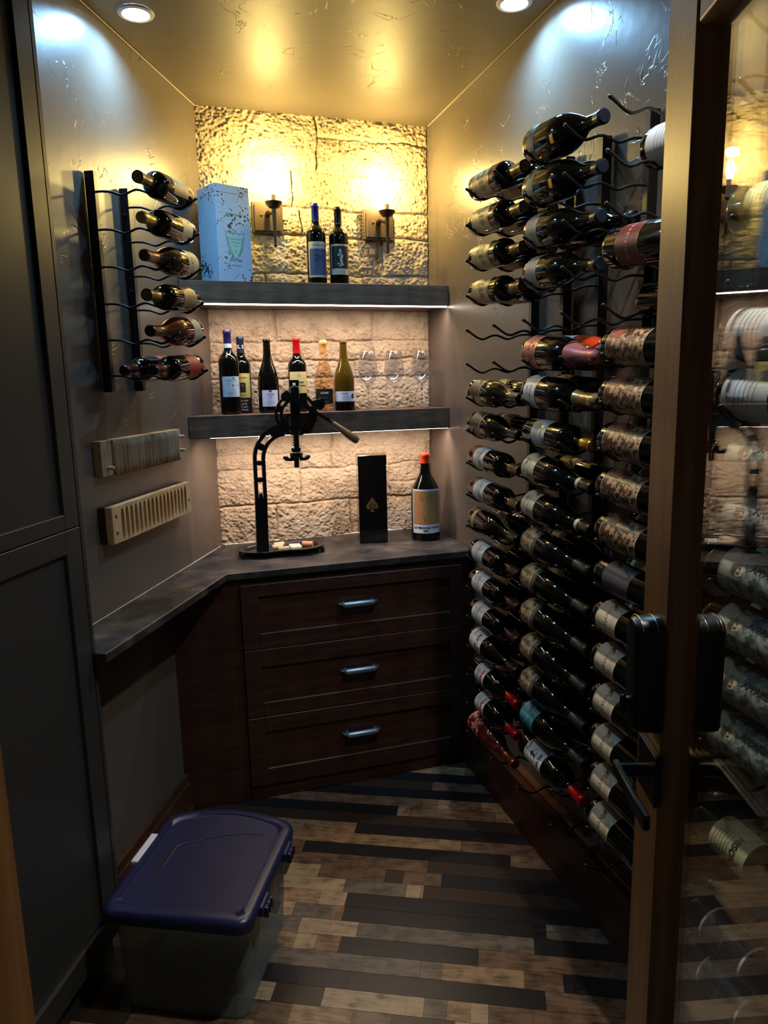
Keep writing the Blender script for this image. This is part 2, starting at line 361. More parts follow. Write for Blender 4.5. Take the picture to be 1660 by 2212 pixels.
# ------------------------------------------------------------------ tall painted cabinet on the left
t = thing('tall_cabinet', 'tall dark grey shaker cabinet at the left edge of the view', 'cabinet', F_L)
mb = MB(); mb.box(1.2265, 2.44, .001, .1, .09, 2.64); mb.box(1.2265, 2.44, .001, .085, .001, .09); mb.box(1.2265, 1.2395, .1, .118, .09, 2.64)
mb.build('body', M_cab, t, 30)
def shaker(parent, t0, t1, z0, z1, st, rb, rt, name='door'):
    mb = MB(); y0, y1 = .101, .118
    mb.bbox(t0, t0+st, y0, y1, z0, z1, .0012); mb.bbox(t1-st, t1, y0, y1, z0, z1, .0012)
    mb.bbox(t0+st, t1-st, y0, y1, z0, z0+rb, .0012); mb.bbox(t0+st, t1-st, y0, y1, z1-rt, z1, .0012)
    d = mb.build(name, M_cab, parent, 30); MB().box(t0+st, t1-st, .101, .107, z0+rb, z1-rt).build('panel', M_cab, d, 0)
shaker(t, 1.2425, 1.95, 1.2485, 2.63, .058, .037, .06); shaker(t, 1.2425, 1.95, .10, 1.2455, .064, .07, .057)
# ------------------------------------------------------------------ drawer cabinet and countertop
YF = 2.602
t = thing('drawer_cabinet', 'espresso wood base cabinet with three drawers under the dark countertop', 'cabinet', loc=(0, 0, 0))
mb = MB()
mb.prism([Vector(p) for p in ((1.103, YF, .886), (-.028, YF, .886), (.0, 2.66, .886), (.195, 3.07, .886), (1.148, 3.09, .886), (1.148, 2.62, .886), (1.103, 2.62, .886))], Vector((0, 0, .884)))
mb.bbox(.214, 1.098, YF-.009, YF+.001, .002, .058, .002); mb.box(.165, .168, YF-.0015, YF, .06, .884); mb.box(.206, .214, YF-.004, YF+.001, .06, .884); mb.box(1.088, 1.101, YF-.004, YF+.001, .06, .884)
mb.build('body', M_ebony, t, 30)
def drawer(z0, z1, p0, p1, hz):
    mb = MB(); y1 = YF-.001; y0 = YF-.02; x0, x1 = .2165, 1.0865
    mb.bbox(x0, .279, y0, y1, z0, z1, .0015); mb.bbox(1.04, x1, y0, y1, z0, z1, .0015); mb.bbox(.279, 1.04, y0, y1, z0, p0, .0015); mb.bbox(.279, 1.04, y0, y1, p1, z1, .0015)
    mb.box(.279, 1.04, YF-.009, y1, p0, p1)
    d = mb.build('drawer', M_ebony, t, 30)
    hb = MB(); yb = YF-.009
    hb.tube([(.592, yb-.025, hz), (.596, yb-.026, hz), (.604, yb-.026, hz), (.712, yb-.026, hz), (.720, yb-.026, hz), (.724, yb-.025, hz)], [.004, .009, .012, .012, .009, .004], 14)
    for x in (.600, .716): hb.tube([(x, yb, hz), (x, yb-.02, hz)], [.0075, .0055], 10)
    for x in (.585, .731): hb.tube([(x+(.012 if x < .6 else -.012), yb-.018, hz), (x, yb-.012, hz), (x, yb, hz)], .0042, 8)
    hb.build('handle', mat('brushed_gunmetal', (.58, .63, .66), .42, .85), d, 40)
drawer(.6125, .862, .672, .815, .752); drawer(.3425, .6095, .398, .54, .4825); drawer(.060, .3395, .128, .28, .2185)
poly = [B(0, .001, ZK), B(.9534, .001, ZK), L(1.223, .001, ZK), L(1.223, .116, ZK), L(1.247, .125, ZK), L(1.247, .160, ZK), Vector((.171, 2.579, ZK)), Vector((XR-.001, 2.586, ZK))]
poly[0].x = XR-.001
mb = MB(); mb.prism(poly[::-1] if False else poly, Vector((0, 0, .027)))
cnt = mb.build('countertop', M_counter, None, 30); tag(cnt, 'dark leathered stone countertop running along back and left walls', 'countertop')
b_ = cnt.modifiers.new('edge', 'BEVEL'); b_.width = .003; b_.segments = 2; b_.limit_method = 'ANGLE'
mb = MB(); mb.tube([B(.003, .014, ZK+.001), B(.3, .012, ZK+.002), B(.6, .013, ZK+.001), B(.95, .012, ZK+.001)], .0045, 6); mb.tube([L(.03, .001, ZK+.0005), L(1.2, .001, ZK+.0005)], .0012, 5)
struct(mb, 'trim_2', M_caulk, 60, 'white caulk bead where the countertop meets the walls', 'trim')
# ------------------------------------------------------------------ two thick shelves with light strips
def shelf(z1, z0, off, label, power, vis):
    def xL(y): return BL.x + (BL.y-y)/LD.y*LD.x*-1 if False else BL.x + (y-BL.y)*LD.x/LD.y
    a = B(0, off, z1); yl = B(1.05, off, z1).y; p = [Vector((XR-.001, B(0, .002, 0).y-.02, z1)), Vector((BL.x, B(.95, .02, 0).y, z1)), Vector((xL(yl)+.002, yl, z1)), Vector((XR-.001, a.y, z1))]
    sh = MB().prism(p, Vector((0, 0, z1-z0))).build('shelf', M_shelf, None, 30); tag(sh, label, 'shelf')
    b_ = sh.modifiers.new('edge', 'BEVEL'); b_.width = .002; b_.segments = 2; b_.limit_method = 'ANGLE'
    MB().box(.012, 1.0, off-.016, off-.004, z0-(.0045 if vis else .0008), z0+.0002, F_B).build('light_strip', mat('led_strip', (1, 1, 1), .5, emit=(1, .93, .85), es=9), sh, 0)['label'] = 'glowing white light strip'
    P = B(.51, off-.010, z0-(.0065 if vis else .0025)); la = light('strip_light', 'AREA', P, power, STRIP, sh, shape='RECTANGLE', size=.96, size_y=.008)
    la.data.spread = R_(150); la.matrix_world = frame(P, BD) @ Matrix.Rotation(R_(-18), 4, 'X')
    return sh
shelf(1.967, 1.886, .248, 'upper thick grey-brown wooden shelf with glowing strip below its edge', P_LED_UP, True)
shelf(1.4715, 1.386, .25, 'lower thick grey-brown wooden shelf holding bottles and glasses', P_LED_LOW, False)
# ------------------------------------------------------------------ ceiling downlights
def downlight(x, y, label, power=None, col=None):
    t = thing('downlight', label, 'light', loc=(x, y, ZC), group='ceiling downlights')
    MB().lathe([(.036, -.0005), (.036, -.004), (.040, -.006), (.050, -.004), (.052, -.0005)], 32).build('trim_ring', mat('white_trim', (.8, .8, .8), .4), t)
    MB().lathe([(0, -.003), (.036, -.003), (.036, -.0005), (0, -.0005)], 32).build('lens', mat('cool_lens', (1, 1, 1), .4, emit=(.85, .95, 1), es=22), t)
    light('downlight_beam', 'AREA', (0, 0, -.0075), power or P_DOWN, col or COOL, t, shape='DISK', size=.07, spread=R_(150 if not power else 110))
downlight(.002, 2.396, 'round recessed downlight above the left wall rack')
downlight(1.041, 2.073, 'round recessed downlight above the right wall racks')
downlight(.80, 1.05, 'round recessed downlight above the racks beside the open door', P_ROOM, (1, .93, .84))
# ------------------------------------------------------------------ wall sconces
M_bronze = mat('aged_bronze', (.33, .27, .21), .45, .6); M_sleeve = mat('candle_sleeve', (.72, .62, .42), .6)
def sconce(s, zc, pw, ph, th, label, ragged):
    t = thing('wall_sconce', label, 'wall lamp', frame(B(s, .018, zc), -BD), group='candle sconces on the stone wall')
    # local: x right, y = into wall (z cross -BD) -> out of wall is -y
    mb = MB(); k = .009
    mb.bbox(-pw/2, pw/2, -th, 0, -ph/2, ph/2, .003); mb.bbox(-pw/2+k, pw/2-k, -th-.006, -th, -ph/2+k, ph/2-k, .003)
    if ragged:
        rr = random.Random(5)
        for sx in (-1, 1):
            for q in range(9): mb.bbox(sx*pw/2-.007, sx*pw/2+.007+rr.random()*.004, -th+.002, -.001, -ph/2+q*ph/9, -ph/2+(q+1.2)*ph/9, .003)
    mb.build('back_plate', M_bronze, t, 30)
    for sx in (-.024, .032): MB().lathe([(0, .005), (.0035, .004), (.006, 0)], 12, Matrix.Translation((sx, -th-.006, .01)) @ Matrix.Rotation(PI/2, 4, 'X')).build('screw', M_bronze, t)
    cx = .012; y = -.105
    mb = MB(); mb.tube([(0, -th-.005, .012), (0, -.06, .014), (.006, -.085, .004), (cx, y, .0)], [.011, .009, .008, .007], 10)
    mb.tube([(cx, y, .02), (cx, y, .0), (cx, y, -.115)], [.010, .0095, .005], 8); mb.lathe([(0, -.128), (.008, -.120), (.005, -.113), (0, -.112)], 8, Matrix.Translation((cx, y, 0)))
    mb.build('arm', mat('dark_bronze', (.20, .16, .12), .45, .5), t)
    MB().lathe([(.004, .016), (.02, .020), (.032, .034), (.034, .041), (.0325, .041), (.030, .035), (.018, .026), (0, .022)], 24, Matrix.Translation((cx, y, 0))).build('cup', mat('dark_bronze'), t)
    MB().lathe([(.0088, .025), (.0088, .066), (.0075, .069), (0, .069)], 16, Matrix.Translation((cx, y, 0))).build('candle_sleeve', M_sleeve, t)
    MB().lathe([(.006, .069), (.009, .078), (.013, .095), (.0135, .105), (.010, .122), (.004, .138), (0, .142)], 16, Matrix.Translation((cx, y, 0))).build('flame_bulb', mat('glowing_bulb', (1, .9, .6), .4, emit=(1, .86, .52), es=60), t)
    light('sconce_light', 'POINT', (cx, y, .165), P_SCONCE, WARM, t, shadow_soft_size=.018)
sconce(BR.x-.449, 2.242, .124, .121, .014, 'left candle sconce with square bronze plate beside the pale gift box', False)
sconce(BR.x-.915, 2.232, .124, .119, .022, 'right candle sconce with ragged-edged plate near the right corner', True)
# ------------------------------------------------------------------ bottles
def bend(R, pts, zmid):        # flat (x right, y up) -> cylinder facing local +X
    return [Vector((R*math.cos(x/R), R*math.sin(x/R), zmid+y)) for x, y in pts]
def patch(mb, R, a0, a1, z0, z1, n=None, mi=0):
    n = n or max(2, int(abs(a1-a0)/R_(7)))
    vs = []
    for k in range(n+1):
        a = a0+(a1-a0)*k/n; vs += [Vector((R*math.cos(a), R*math.sin(a), z)) for z in (z0, z1)]
    mb.add(vs, [(2*k, 2*k+2, 2*k+3, 2*k+1) for k in range(n)], mi)
_T = {}
def text_geo(s, size, shear=0, bold=0.0):
    key = (s, round(size, 5), shear, bold)
    if key in _T: return _T[key]
    c = bpy.data.curves.new('t', 'FONT'); c.body = s; c.size = size; c.align_x = 'CENTER'; c.align_y = 'CENTER'; c.shear = shear; c.offset = bold; c.resolution_u = 2
    o = bpy.data.objects.new('t', c); C.objects.link(o); me = bpy.data.meshes.new_from_object(o)
    r = ([(v.co.x, v.co.y) for v in me.vertices], [tuple(p.vertices) for p in me.polygons])
    bpy.data.objects.remove(o); bpy.data.curves.remove(c); bpy.data.meshes.remove(me); _T[key] = r; return r
def stroke(mb, R, pts, wd, zm=0, mi=0):   # ribbon drawn on the cylinder
    P = [Vector(p) for p in pts]; vs = []
    for i, p in enumerate(P):
        t = (P[min(i+1, len(P)-1)]-P[max(i-1, 0)]); t = t.normalized() if t.length > 0 else Vector((1, 0)); nrm = Vector((-t.y, t.x))*wd/2
        vs += bend(R, [p+nrm, p-nrm], zm)
    mb.add(vs, [(2*i, 2*i+2, 2*i+3, 2*i+1) for i in range(len(P)-1)], mi)
def prof(shape, R, H):
    if shape == 'bordeaux':
        return [(0, .004), (R*.55, .002), (R*.9, 0), (R*.98, .004), (R, .012), (R, .61*H), (R*.985, .635*H), (R*.93, .662*H), (R*.82, .688*H), (R*.66, .712*H), (R*.5, .735*H), (.0158, .765*H), (.0145, .80*H), (.0138, .94*H)]
    if shape == 'burgundy':
        return [(0, .004), (R*.55, .002), (R*.9, 0), (R*.98, .004), (R, .012), (R, .40*H), (R*.985, .45*H), (R*.92, .51*H), (R*.80, .575*H), (R*.64, .64*H), (R*.49, .70*H), (.0172, .755*H), (.0152, .81*H), (.0140, .94*H)]
    if shape == 'champagne':
        return [(0, .004), (R*.55, .002), (R*.9, 0), (R*.98, .005), (R, .014), (R, .43*H), (R*.975, .49*H), (R*.90, .55*H), (R*.76, .62*H), (R*.58, .685*H), (R*.44, .74*H), (.0170, .79*H), (.0155, .83*H), (.0150, .94*H)]
    if shape == 'double':
        return [(0, .004), (R*.55, .002), (R*.9, 0), (R*.98, .006), (R, .018), (R, .50*H), (R*.985, .54*H), (R*.92, .59*H), (R*.80, .64*H), (R*.62, .695*H), (R*.46, .74*H), (R*.37, .78*H), (R*.33, .84*H), (R*.30, .95*H)]
def rad_at(P, z):
    for (r0, z0), (r1, z1) in zip(P, P[1:]):
        if z0 <= z <= z1 and z1 > z0: return r0+(r1-r0)*(z-z0)/(z1-z0)
    return P[-1][0]
_ME = {}
PAPER = lambda n, c: mat('paper_'+n, c, .6)
def bottle_parts(key, sp):
    if key in _ME: return _ME[key]
    sh, R, H = sp['shape'], sp['R'], sp['H']; P = prof(sh, R, H); parts = []
    seg = 36
    top = P[-1]; neck = [(top[0], .955*H), (top[0]+.0014, .957*H), (top[0]+.0014, .985*H), (top[0]*.9, H-.0012), (0, H-.001)]
    parts.append(('glass', MB().lathe(P+neck, seg).mesh('glass', sp['glass'], 50), None))
    c0 = sp.get('cap', None)
    if c0:
        cm, cz = c0[0], c0[1]
        zs = [z for _, z in P if cz*H < z < .94*H]
        cp = [(rad_at(P, cz*H)+.0006, cz*H)] + [(rad_at(P, z)+.0007, z) for z in zs] + [(top[0]+.0008, .95*H), (top[0]+.0024, .957*H), (top[0]+.0024, .986*H), (top[0]*.95, H), (0, H+.0004)]
        if sh == 'champagne':
            cp = [(rad_at(P, cz*H)+.0006, cz*H)] + [(rad_at(P, z)+.0012, z) for z in zs] + [(.0185, .885*H), (.0165, .91*H), (.0185, .935*H), (.0190, .975*H), (.012, H+.004), (0, H+.005)]
        parts.append(('capsule', MB().lathe(cp, 26).mesh('capsule', cm, 50), None))
        if len(c0) > 2:     # second tone: (material, z0, z1)
            for mm, a, b in c0[2:]:
                parts.append(('capsule_band', MB().lathe([(rad_at(P, a*H)+.0009, a*H), (rad_at(P, b*H)+.0011+(.0018 if b > .95 else 0), b*H)] + ([(top[0]+.0028, .987*H), (0, H+.001)] if b > .97 else []), 24).mesh('capsule_band', mm, 50), 'capsule'))
    for i, lb in enumerate(sp.get('labels', [])):
        z0, z1, arc, m = lb['z0'], lb['z1'], R_(lb.get('arc', 150)), lb['m']; off = R_(lb.get('rot', 0)); Rl = max(rad_at(P, z0+.0001), rad_at(P, z1)) + .0005
        mb = MB(); patch(mb, Rl, off-arc/2, off+arc/2, z0, z1); ms = [m]
        nm = lb.get('name', 'label')
        parts.append((nm, mb.mesh(nm, ms, 60), None))
        mb = MB(); ms = []
        def mi(mm):
            if mm not in ms: ms.append(mm)
            return ms.index(mm)
        for d in lb.get('deco', []):
            k = d[0]; Rd = Rl+.0004
            if k == 'band': _, mm, a, b, q0, q1 = d; patch(mb, Rd, off+arc*a, off+arc*b, z0+(z1-z0)*q0, z0+(z1-z0)*q1, None, mi(mm))
            elif k == 'text':
                _, mm, s, size, x, y, shear, bold = d[:8]; V, F = text_geo(s, size, shear, bold); zc = z0+(z1-z0)*y
                a0 = off + x/Rd; v = [Vector(((Rd+.0003)*math.cos(a0+px/Rd), (Rd+.0003)*math.sin(a0+px/Rd), zc+py)) for px, py in V]; mb.add(v, F, mi(mm))
            elif k == 'vtext':      # runs along the bottle axis
                _, mm, s, size, x, y, shear, bold = d[:8]; V, F = text_geo(s, size, shear, bold); zc = z0+(z1-z0)*y
                a0 = off + x/Rd; v = [Vector(((Rd+.0003)*math.cos(a0-py/Rd), (Rd+.0003)*math.sin(a0-py/Rd), zc+px)) for px, py in V]; mb.add(v, F, mi(mm))
            elif k == 'lines':
                _, mm, n, w_, y0, y1, th = d[:7]; rr = random.Random(n*7)
                for q in range(n):
                    zc = z0+(z1-z0)*(y0+(y1-y0)*q/max(1, n-1)); ww = w_*(.6+.4*rr.random()); patch(mb, Rd, off-ww/2/Rd, off+ww/2/Rd, zc-th/2, zc+th/2, None, mi(mm))
            elif k == 'scrawl':
                _, mm, w_, h_, x, y, seed, th = d; rr = random.Random(seed); pts = []
                nn = 34
                for q in range(nn):
                    u = q/(nn-1); big = 1.0 if u < .12 or rr.random() < .1 else .42
                    pts.append((x-w_/2+w_*u+math.sin(q*1.9)*w_*.03, math.sin(q*1.55)*h_*.5*big + h_*.15*(u-.5)))
                stroke(mb, Rd+off*0, pts, th, z0+(z1-z0)*y, mi(mm))
            elif k == 'blob':
                _, mm, x, y, rx, ry, seed = d; rr = random.Random(seed); n = 18; pts = []
                for q in range(n):
                    g = .7+.5*rr.random(); pts.append((x+rx*g*math.cos(2*PI*q/n), ry*g*math.sin(2*PI*q/n)))
                v = bend(Rd, [(x, 0)]+pts, z0+(z1-z0)*y); mb.add(v, [(0, q+1, (q+1) % n+1) for q in range(n)], mi(mm))
            elif k == 'strokes':
                _, mm, pls, th, y = d
                for pl in pls: stroke(mb, Rd, pl, th, z0+(z1-z0)*y, mi(mm))
            elif k == 'poly':
                _, mm, pts, y = d; n = len(pts); cx = sum(p[0] for p in pts)/n; cy = sum(p[1] for p in pts)/n
                v = bend(Rd, [(cx, cy)]+list(pts), z0+(z1-z0)*y); mb.add(v, [(0, q+1, (q+1) % n+1) for q in range(n)], mi(mm))
        if mb.f: parts.append(('lettering', mb.mesh('lettering', ms, 0), nm))
    for e in sp.get('extra', []): parts.append((e[0], e[1](P), None))
    _ME[key] = parts; return parts
def bottle(key, sp, M, label, group, roll=0, name='wine_bottle', cat='bottle'):
    t = thing(name, label, cat, M @ Matrix.Rotation(R_(roll), 4, 'Z'), group); made = {}
    for nm, me, par in bottle_parts(key, sp):
        o = place(me, nm, made.get(par, t)); made.setdefault(nm, o)
    return t
K = lambda n, c, r=.4, **k: mat(n, c, r, **k)
ink = K('ink_black', (.10, .09, .09), .6); inkb = K('ink_brown', (.32, .22, .14), .6); inkg = K('ink_grey', (.45, .44, .43), .6); inkr = K('ink_red', (.62, .10, .10), .5)
gold = K('foil_gold', (.78, .60, .22), .3, metal=.8); goldd = K('foil_dull_gold', (.50, .42, .26), .35, metal=.7); blk = K('foil_black', (.04, .04, .045), .35, metal=.2)
redf = K('foil_red', (.68, .07, .10), .3, metal=.3); bluef = K('foil_blue', (.13, .20, .55), .3, metal=.5); navyf = K('foil_navy', (.09, .14, .25), .4, metal=.2); purpf = K('foil_indigo', (.13, .09, .30), .4, metal=.2)
brownf = K('foil_brown', (.26, .14, .12), .35, metal=.4); wine = K('foil_wine', (.20, .05, .06), .3, metal=.3); pinkf = K('foil_pink', (.66, .42, .42), .4, metal=.5); copper = K('foil_copper', (.66, .36, .25), .3, metal=.8)
white = PAPER('white', (.80, .78, .74)); cream = PAPER('cream', (.76, .71, .60)); ivory = PAPER('ivory', (.70, .66, .56)); pale = PAPER('pale_blue', (.68, .76, .80)); lav = PAPER('lavender', (.74, .76, .84))
M_tan = spotted('paper_engraved_tan', (.60, .53, .38), (.36, .28, .18), 60, .56, .5, .05)
M_marb = spotted('paper_marbled', (.58, .48, .35), (.14, .08, .06), 85, .49, .33, .04, (1, 1, 1), (.45, .22, .17))
M_illus = spotted('paper_illustrated', (.62, .56, .40), (.33, .22, .15), 45, .53, .5, .05)
M_greyl = spotted('paper_foliage', (.56, .59, .54), (.27, .31, .32), 70, .52, .55, .06, (1, 1, 1), (.22, .28, .32))
M_teal = spotted('paper_teal', (.16, .40, .46), (.36, .62, .62), 22, .5, .5, .12)
M_flower = spotted('floral_print', (.22, .06, .05), (.85, .50, .42), 70, .50, .4, .02)
rose = K('rose_glass', (.50, .14, .06), .05, coat=.3); roseb = K('rose_brown_glass', (.30, .10, .08), .06, coat=.3)
BASE = dict(shape='bordeaux', R=.0375, H=.30, glass=M_glass)
def S(**k): d = dict(BASE); d.update(k); return d
def LB(z0, z1, m, arc=160, deco=(), **k): return dict(z0=z0, z1=z1, m=m, arc=arc, deco=list(deco), **k)
T = {}
T['gilt'] = S(cap=(goldd, .80, (blk, .93, 1.0)), labels=[LB(.035, .150, M_tan, 170, [('band', goldd, -.5, .5, .97, 1), ('band', goldd, -.5, .5, 0, .03), ('blob', inkb, -.010, .50, .012, .028, 4), ('blob', ivory, -.012, .52, .006, .015, 9), ('blob', inkb, .012, .6, .006, .018, 14)])])
T['darkpinot'] = S(shape='burgundy', R=.041, H=.295, cap=(blk, .82), labels=[LB(.028, .105, K('label_bronze', (.25, .23, .19), .35, metal=.3), 175, [('band', cream, -.5, .5, .9, .93), ('text', cream, 'P  N  T', .010, 0, .55, 0, 0), ('lines', goldd, 3, .05, .2, .38, .0012)])])
T['orangeband'] = S(cap=(goldd, .80, (brownf, .93, 1.0)), labels=[LB(.038, .044, K('band_orange', (.80, .38, .20), .5), 170, name='neck_band'), LB(.046, .118, white, 150, [('blob', inkg, .02, .75, .012, .012, 3), ('lines', inkg, 4, .045, .25, .5, .0012), ('text', inkg, 'Barolo', .012, 0, .62, .2, 0)])])
T['smallgold'] = S(shape='burgundy', R=.040, H=.295, cap=(blk, .79), labels=[LB(.035, .052, K('label_straw', (.75, .62, .36), .5), 95, [('text', inkb, '• • • •', .014, 0, .5, 0, 0)])])
T['estate'] = S(cap=(brownf, .79), labels=[LB(.035, .115, white, 165, [('lines', inkg, 6, .03, .25, .8, .0012), ('scrawl', ink, .05, .012, 0, .52, 5, .0012), ('blob', K('seal_gold', (.80, .66, .36), .5), .022, .8, .006, .008, 2)])])
T['redmark'] = S(shape='burgundy', R=.040, H=.295, cap=(brownf, .82), labels=[LB(.022, .105, white, 165, [('text', ink, 'ALT', .016, -.014, .62, 0, .0006), ('text', inkr, 'No', .017, .02, .58, .2, .0008), ('lines', inkr, 2, .05, .12, .22, .0012), ('blob', ink, .024, .8, .008, .008, 8)])])
T['walden'] = S(cap=(redf, .79), labels=[LB(.060, .125, white, 165, [('text', inkr, 'Walden', .019, 0, .72, 0, .0007), ('lines', inkg, 5, .06, .18, .48, .001)])])
T['flower'] = S(shape='burgundy', R=.038, H=.285, glass=roseb, cap=(copper, .80), labels=[LB(.004, .085, M_flower, 220, name='floral_decoration')])
T['yellowtag'] = S(shape='burgundy', R=.0465, H=.30, cap=(K('wax_navy', (.07, .10, .15), .35), .90), labels=[LB(.030, .062, PAPER('silver', (.56, .54, .50)), 150, [('blob', ink, -.01, .3, .012, .006, 3), ('lines', inkg, 3, .06, .5, .85, .0012)]), LB(.138, .153, K('tag_yellow', (1.0, .74, .05), .5), 26, rot=38, name='sticker')])
T['silver'] = S(shape='burgundy', R=.042, H=.30, cap=(K('wax_navy', (0, 0, 0)), .90), labels=[LB(.020, .075, PAPER('silvergrey', (.60, .58, .55)), 150, [('blob', ink, -.028, .88, .007, .006, 3), ('lines', inkg, 6, .07, .15, .8, .0014)])])
T['pinkfoil'] = S(shape='champagne', R=.0440, H=.31, cap=(pinkf, .63), labels=[LB(.018, .082, K('label_rose_metal', (.62, .38, .34), .45, metal=.4), 175, [('band', gold, -.5, .5, .96, 1), ('band', gold, -.5, .5, 0, .04), ('text', ink, 'Rosé', .014, 0, .45, .2, 0), ('text', ink, '•', .03, 0, .75, 0, 0)])])
T['roseclear'] = S(shape='champagne', R=.0440, H=.31, glass=K('rose_amber_glass', (.75, .24, .10), .06, coat=.3), cap=(pinkf, .63), labels=[LB(.018, .082, white, 150)])
T['greenfizz'] = S(shape='champagne', R=.0440, H=.31, cap=(K('foil_champagne', (.66, .56, .38), .3, metal=.8), .72), labels=[LB(.022, .085, white, 150, [('text', ink, 'Cuvée', .013, 0, .6, .3, 0), ('text', inkg, 'BRUT', .010, 0, .3, 0, 0), ('band', goldd, -.5, .5, .95, 1)])])
T['goldcap'] = S(R=.038, cap=(gold, .84, (wine, .94, 1.0)), labels=[LB(.055, .125, PAPER('greyblue', (.68, .70, .69)), 170, [('lines', inkg, 7, .05, .1, .5, .0012), ('scrawl', gold, .035, .012, .004, .72, 12, .0018), ('blob', inkg, .03, .88, .012, .006, 2)])])
T['collar'] = S(shape='burgundy', R=.041, H=.30, cap=(K('foil_olive', (.16, .17, .12), .35, metal=.3), .84, (wine, .94, 1.0), (ivory, .80, .84)), labels=[LB(.012, .078, ivory, 175, [('vtext', inkb, 'BAROLO', .012, .022, .8, 0, 0), ('scrawl', inkb, .05, .008, 0, .55, 3, .001), ('blob', inkg, -.014, .3, .011, .008, 6), ('lines', inkb, 3, .04, .12, .3, .0009)])])
T['engraved'] = S(R=.0395, shape='burgundy', cap=(K('foil_graphite', (.17, .17, .16), .4, metal=.3), .79), labels=[LB(.012, .085, M_illus, 175, [('band', K('label_dark_band', (.30, .27, .23), .5), -.5, .5, .78, 1), ('blob', K('figure_tan', (.58, .42, .30), .6), .004, .45, .016, .02, 12), ('strokes', ink, [[(-.02, -.01), (-.01, -.016), (0, -.012), (.008, -.018)], [(-.012, .004), (-.004, 0), (.006, .006)], [(.012, -.004), (.02, .006), (.014, .014)]], .0012, .42)])])  # darker band across the neck end of the label
T['teal'] = S(shape='burgundy', R=.040, cap=(K('foil_graphite', (0, 0, 0)), .80), labels=[LB(.018, .090, M_teal, 175)])
T['bull'] = S(cap=(redf, .80), labels=[LB(.042, .135, white, 170, [('poly', ink, [(-.022, .004), (-.014, .012), (-.006, .008), (.004, .013), (.016, .010), (.020, .002), (.014, -.008), (.004, -.006), (.0, -.016), (-.006, -.014), (-.008, -.004), (-.018, -.006)], .48), ('blob', K('muzzle', (.40, .28, .22), .6), -.004, .42, .006, .007, 3), ('text', ink, 'SIN YES', .012, 0, .80, 0, .0004), ('text', ink, '2017', .009, 0, .10, 0, 0), ('lines', inkg, 3, .05, .02, .2, .0009), ('band', K('label_grey_corner', (.5, .5, .55), .6), .22, .42, .15, .32)])])
T['marbled'] = S(R=.0405, H=.31, labels=[LB(.028, .158, M_marb, 185, [('band', ivory, -.5, .5, 0, .012), ('band', ivory, -.5, .5, .988, 1), ('band', K('label_rust', (.50, .24, .18), .5), -.28, -.1, .1, .34)])])
T['greylabel'] = S(R=.0385, labels=[LB(.040, .135, K('label_charcoal', (.26, .25, .26), .5), 185, [('band', goldd, -.3, .3, .78, .79), ('text', gold, 'K & L', .010, 0, .86, 0, 0), ('band', goldd, -.3, .3, .94, .95)])])
T['signed'] = S(R=.040, H=.30, labels=[LB(.022, .098, PAPER('parchment', (.73, .67, .56)), 175, [('scrawl', inkb, .075, .020, -.002, .5, 21, .0012), ('lines', K('ink_faint', (.60, .54, .46), .6), 4, .05, .74, .9, .0009), ('blob', K('stain', (.68, .58, .44), .6), .028, .7, .006, .010, 5)])])
T['crimson'] = S(R=.043, H=.32, glass=K('dark_brown_glass', (.06, .045, .03), .05, coat=.3), labels=[LB(.055, .130, K('label_crimson', (.29, .085, .075), .5), 150, [('band', goldd, -.5, .5, 0, .03), ('band', goldd, -.5, .5, .97, 1), ('text', PAPER('pinkish', (.8, .6, .55)), 'T R A D I Z I O N E', .010, 0, .5, 0, 0)])])
T['blackround'] = S(R=.0385, H=.30, labels=[LB(.085, .15, white, 150, [('lines', inkg, 4, .05, .3, .6, .0012)])])
T['bigpale'] = S(shape='champagne', R=.044, H=.31, labels=[LB(.024, .125, PAPER('pale', (.62, .65, .66)), 175, [('lines', inkg, 5, .07, .3, .7, .0015)])])
T['foliage'] = S(R=.0420, H=.30, labels=[LB(.040, .200, M_greyl, 185, [('band', PAPER('sand', (.62, .61, .54)), -.5, .5, 0, .16), ('band', K('medal_brown', (.34, .24, .15), .6), -.08, .04, .18, .30), ('vtext', ink, 'APPARENT', .016, -.012, .66, 0, .0007), ('blob', ivory, .0, .3, .010, .010, 4)])])
T['clearpale'] = S(R=.040, H=.30, glass=K('olive_glass', (.30, .30, .16), .08, coat=.3), labels=[LB(.035, .12, PAPER('yellowpale', (.66, .64, .42)), 175, [('lines', inkg, 4, .06, .3, .6, .0014)])])
T['hison'] = S(R=.038, labels=[LB(.055, .140, PAPER('buff', (.70, .70, .52)), 180, [('text', ink, 'HISON', .018, .0, .66, 0, .0006), ('lines', inkg, 6, .06, .1, .5, .0012), ('blob', ink, .026, .82, .004, .004, 2)])])
T['whiteedge'] = S(R=.038, labels=[LB(.045, .150, K('label_dark_print', (.16, .14, .14), .45), 185, [('band', white, -.5, .5, 0, .05), ('band', white, -.5, .5, .95, 1), ('band', white, -.5, -.48, 0, 1), ('scrawl', inkg, .05, .012, 0, .5, 8, .0012)])])
T['maroonlab'] = S(cap=(wine, .80), labels=[LB(.04, .12, PAPER('blushed', (.70, .60, .56)), 150, [('text', inkr, 'Rosso', .014, 0, .5, .3, .0004)])])
T['plain'] = S(shape='burgundy', R=.040, cap=(K('foil_graphite', (0, 0, 0)), .80), labels=[LB(.02, .08, cream, 110)])
T['tanback'] = S(labels=[LB(.035, .12, PAPER('biscuit', (.60, .48, .36)), 160, [('band', K('label_straw', (0, 0, 0)), -.1, .3, .3, .7)])])
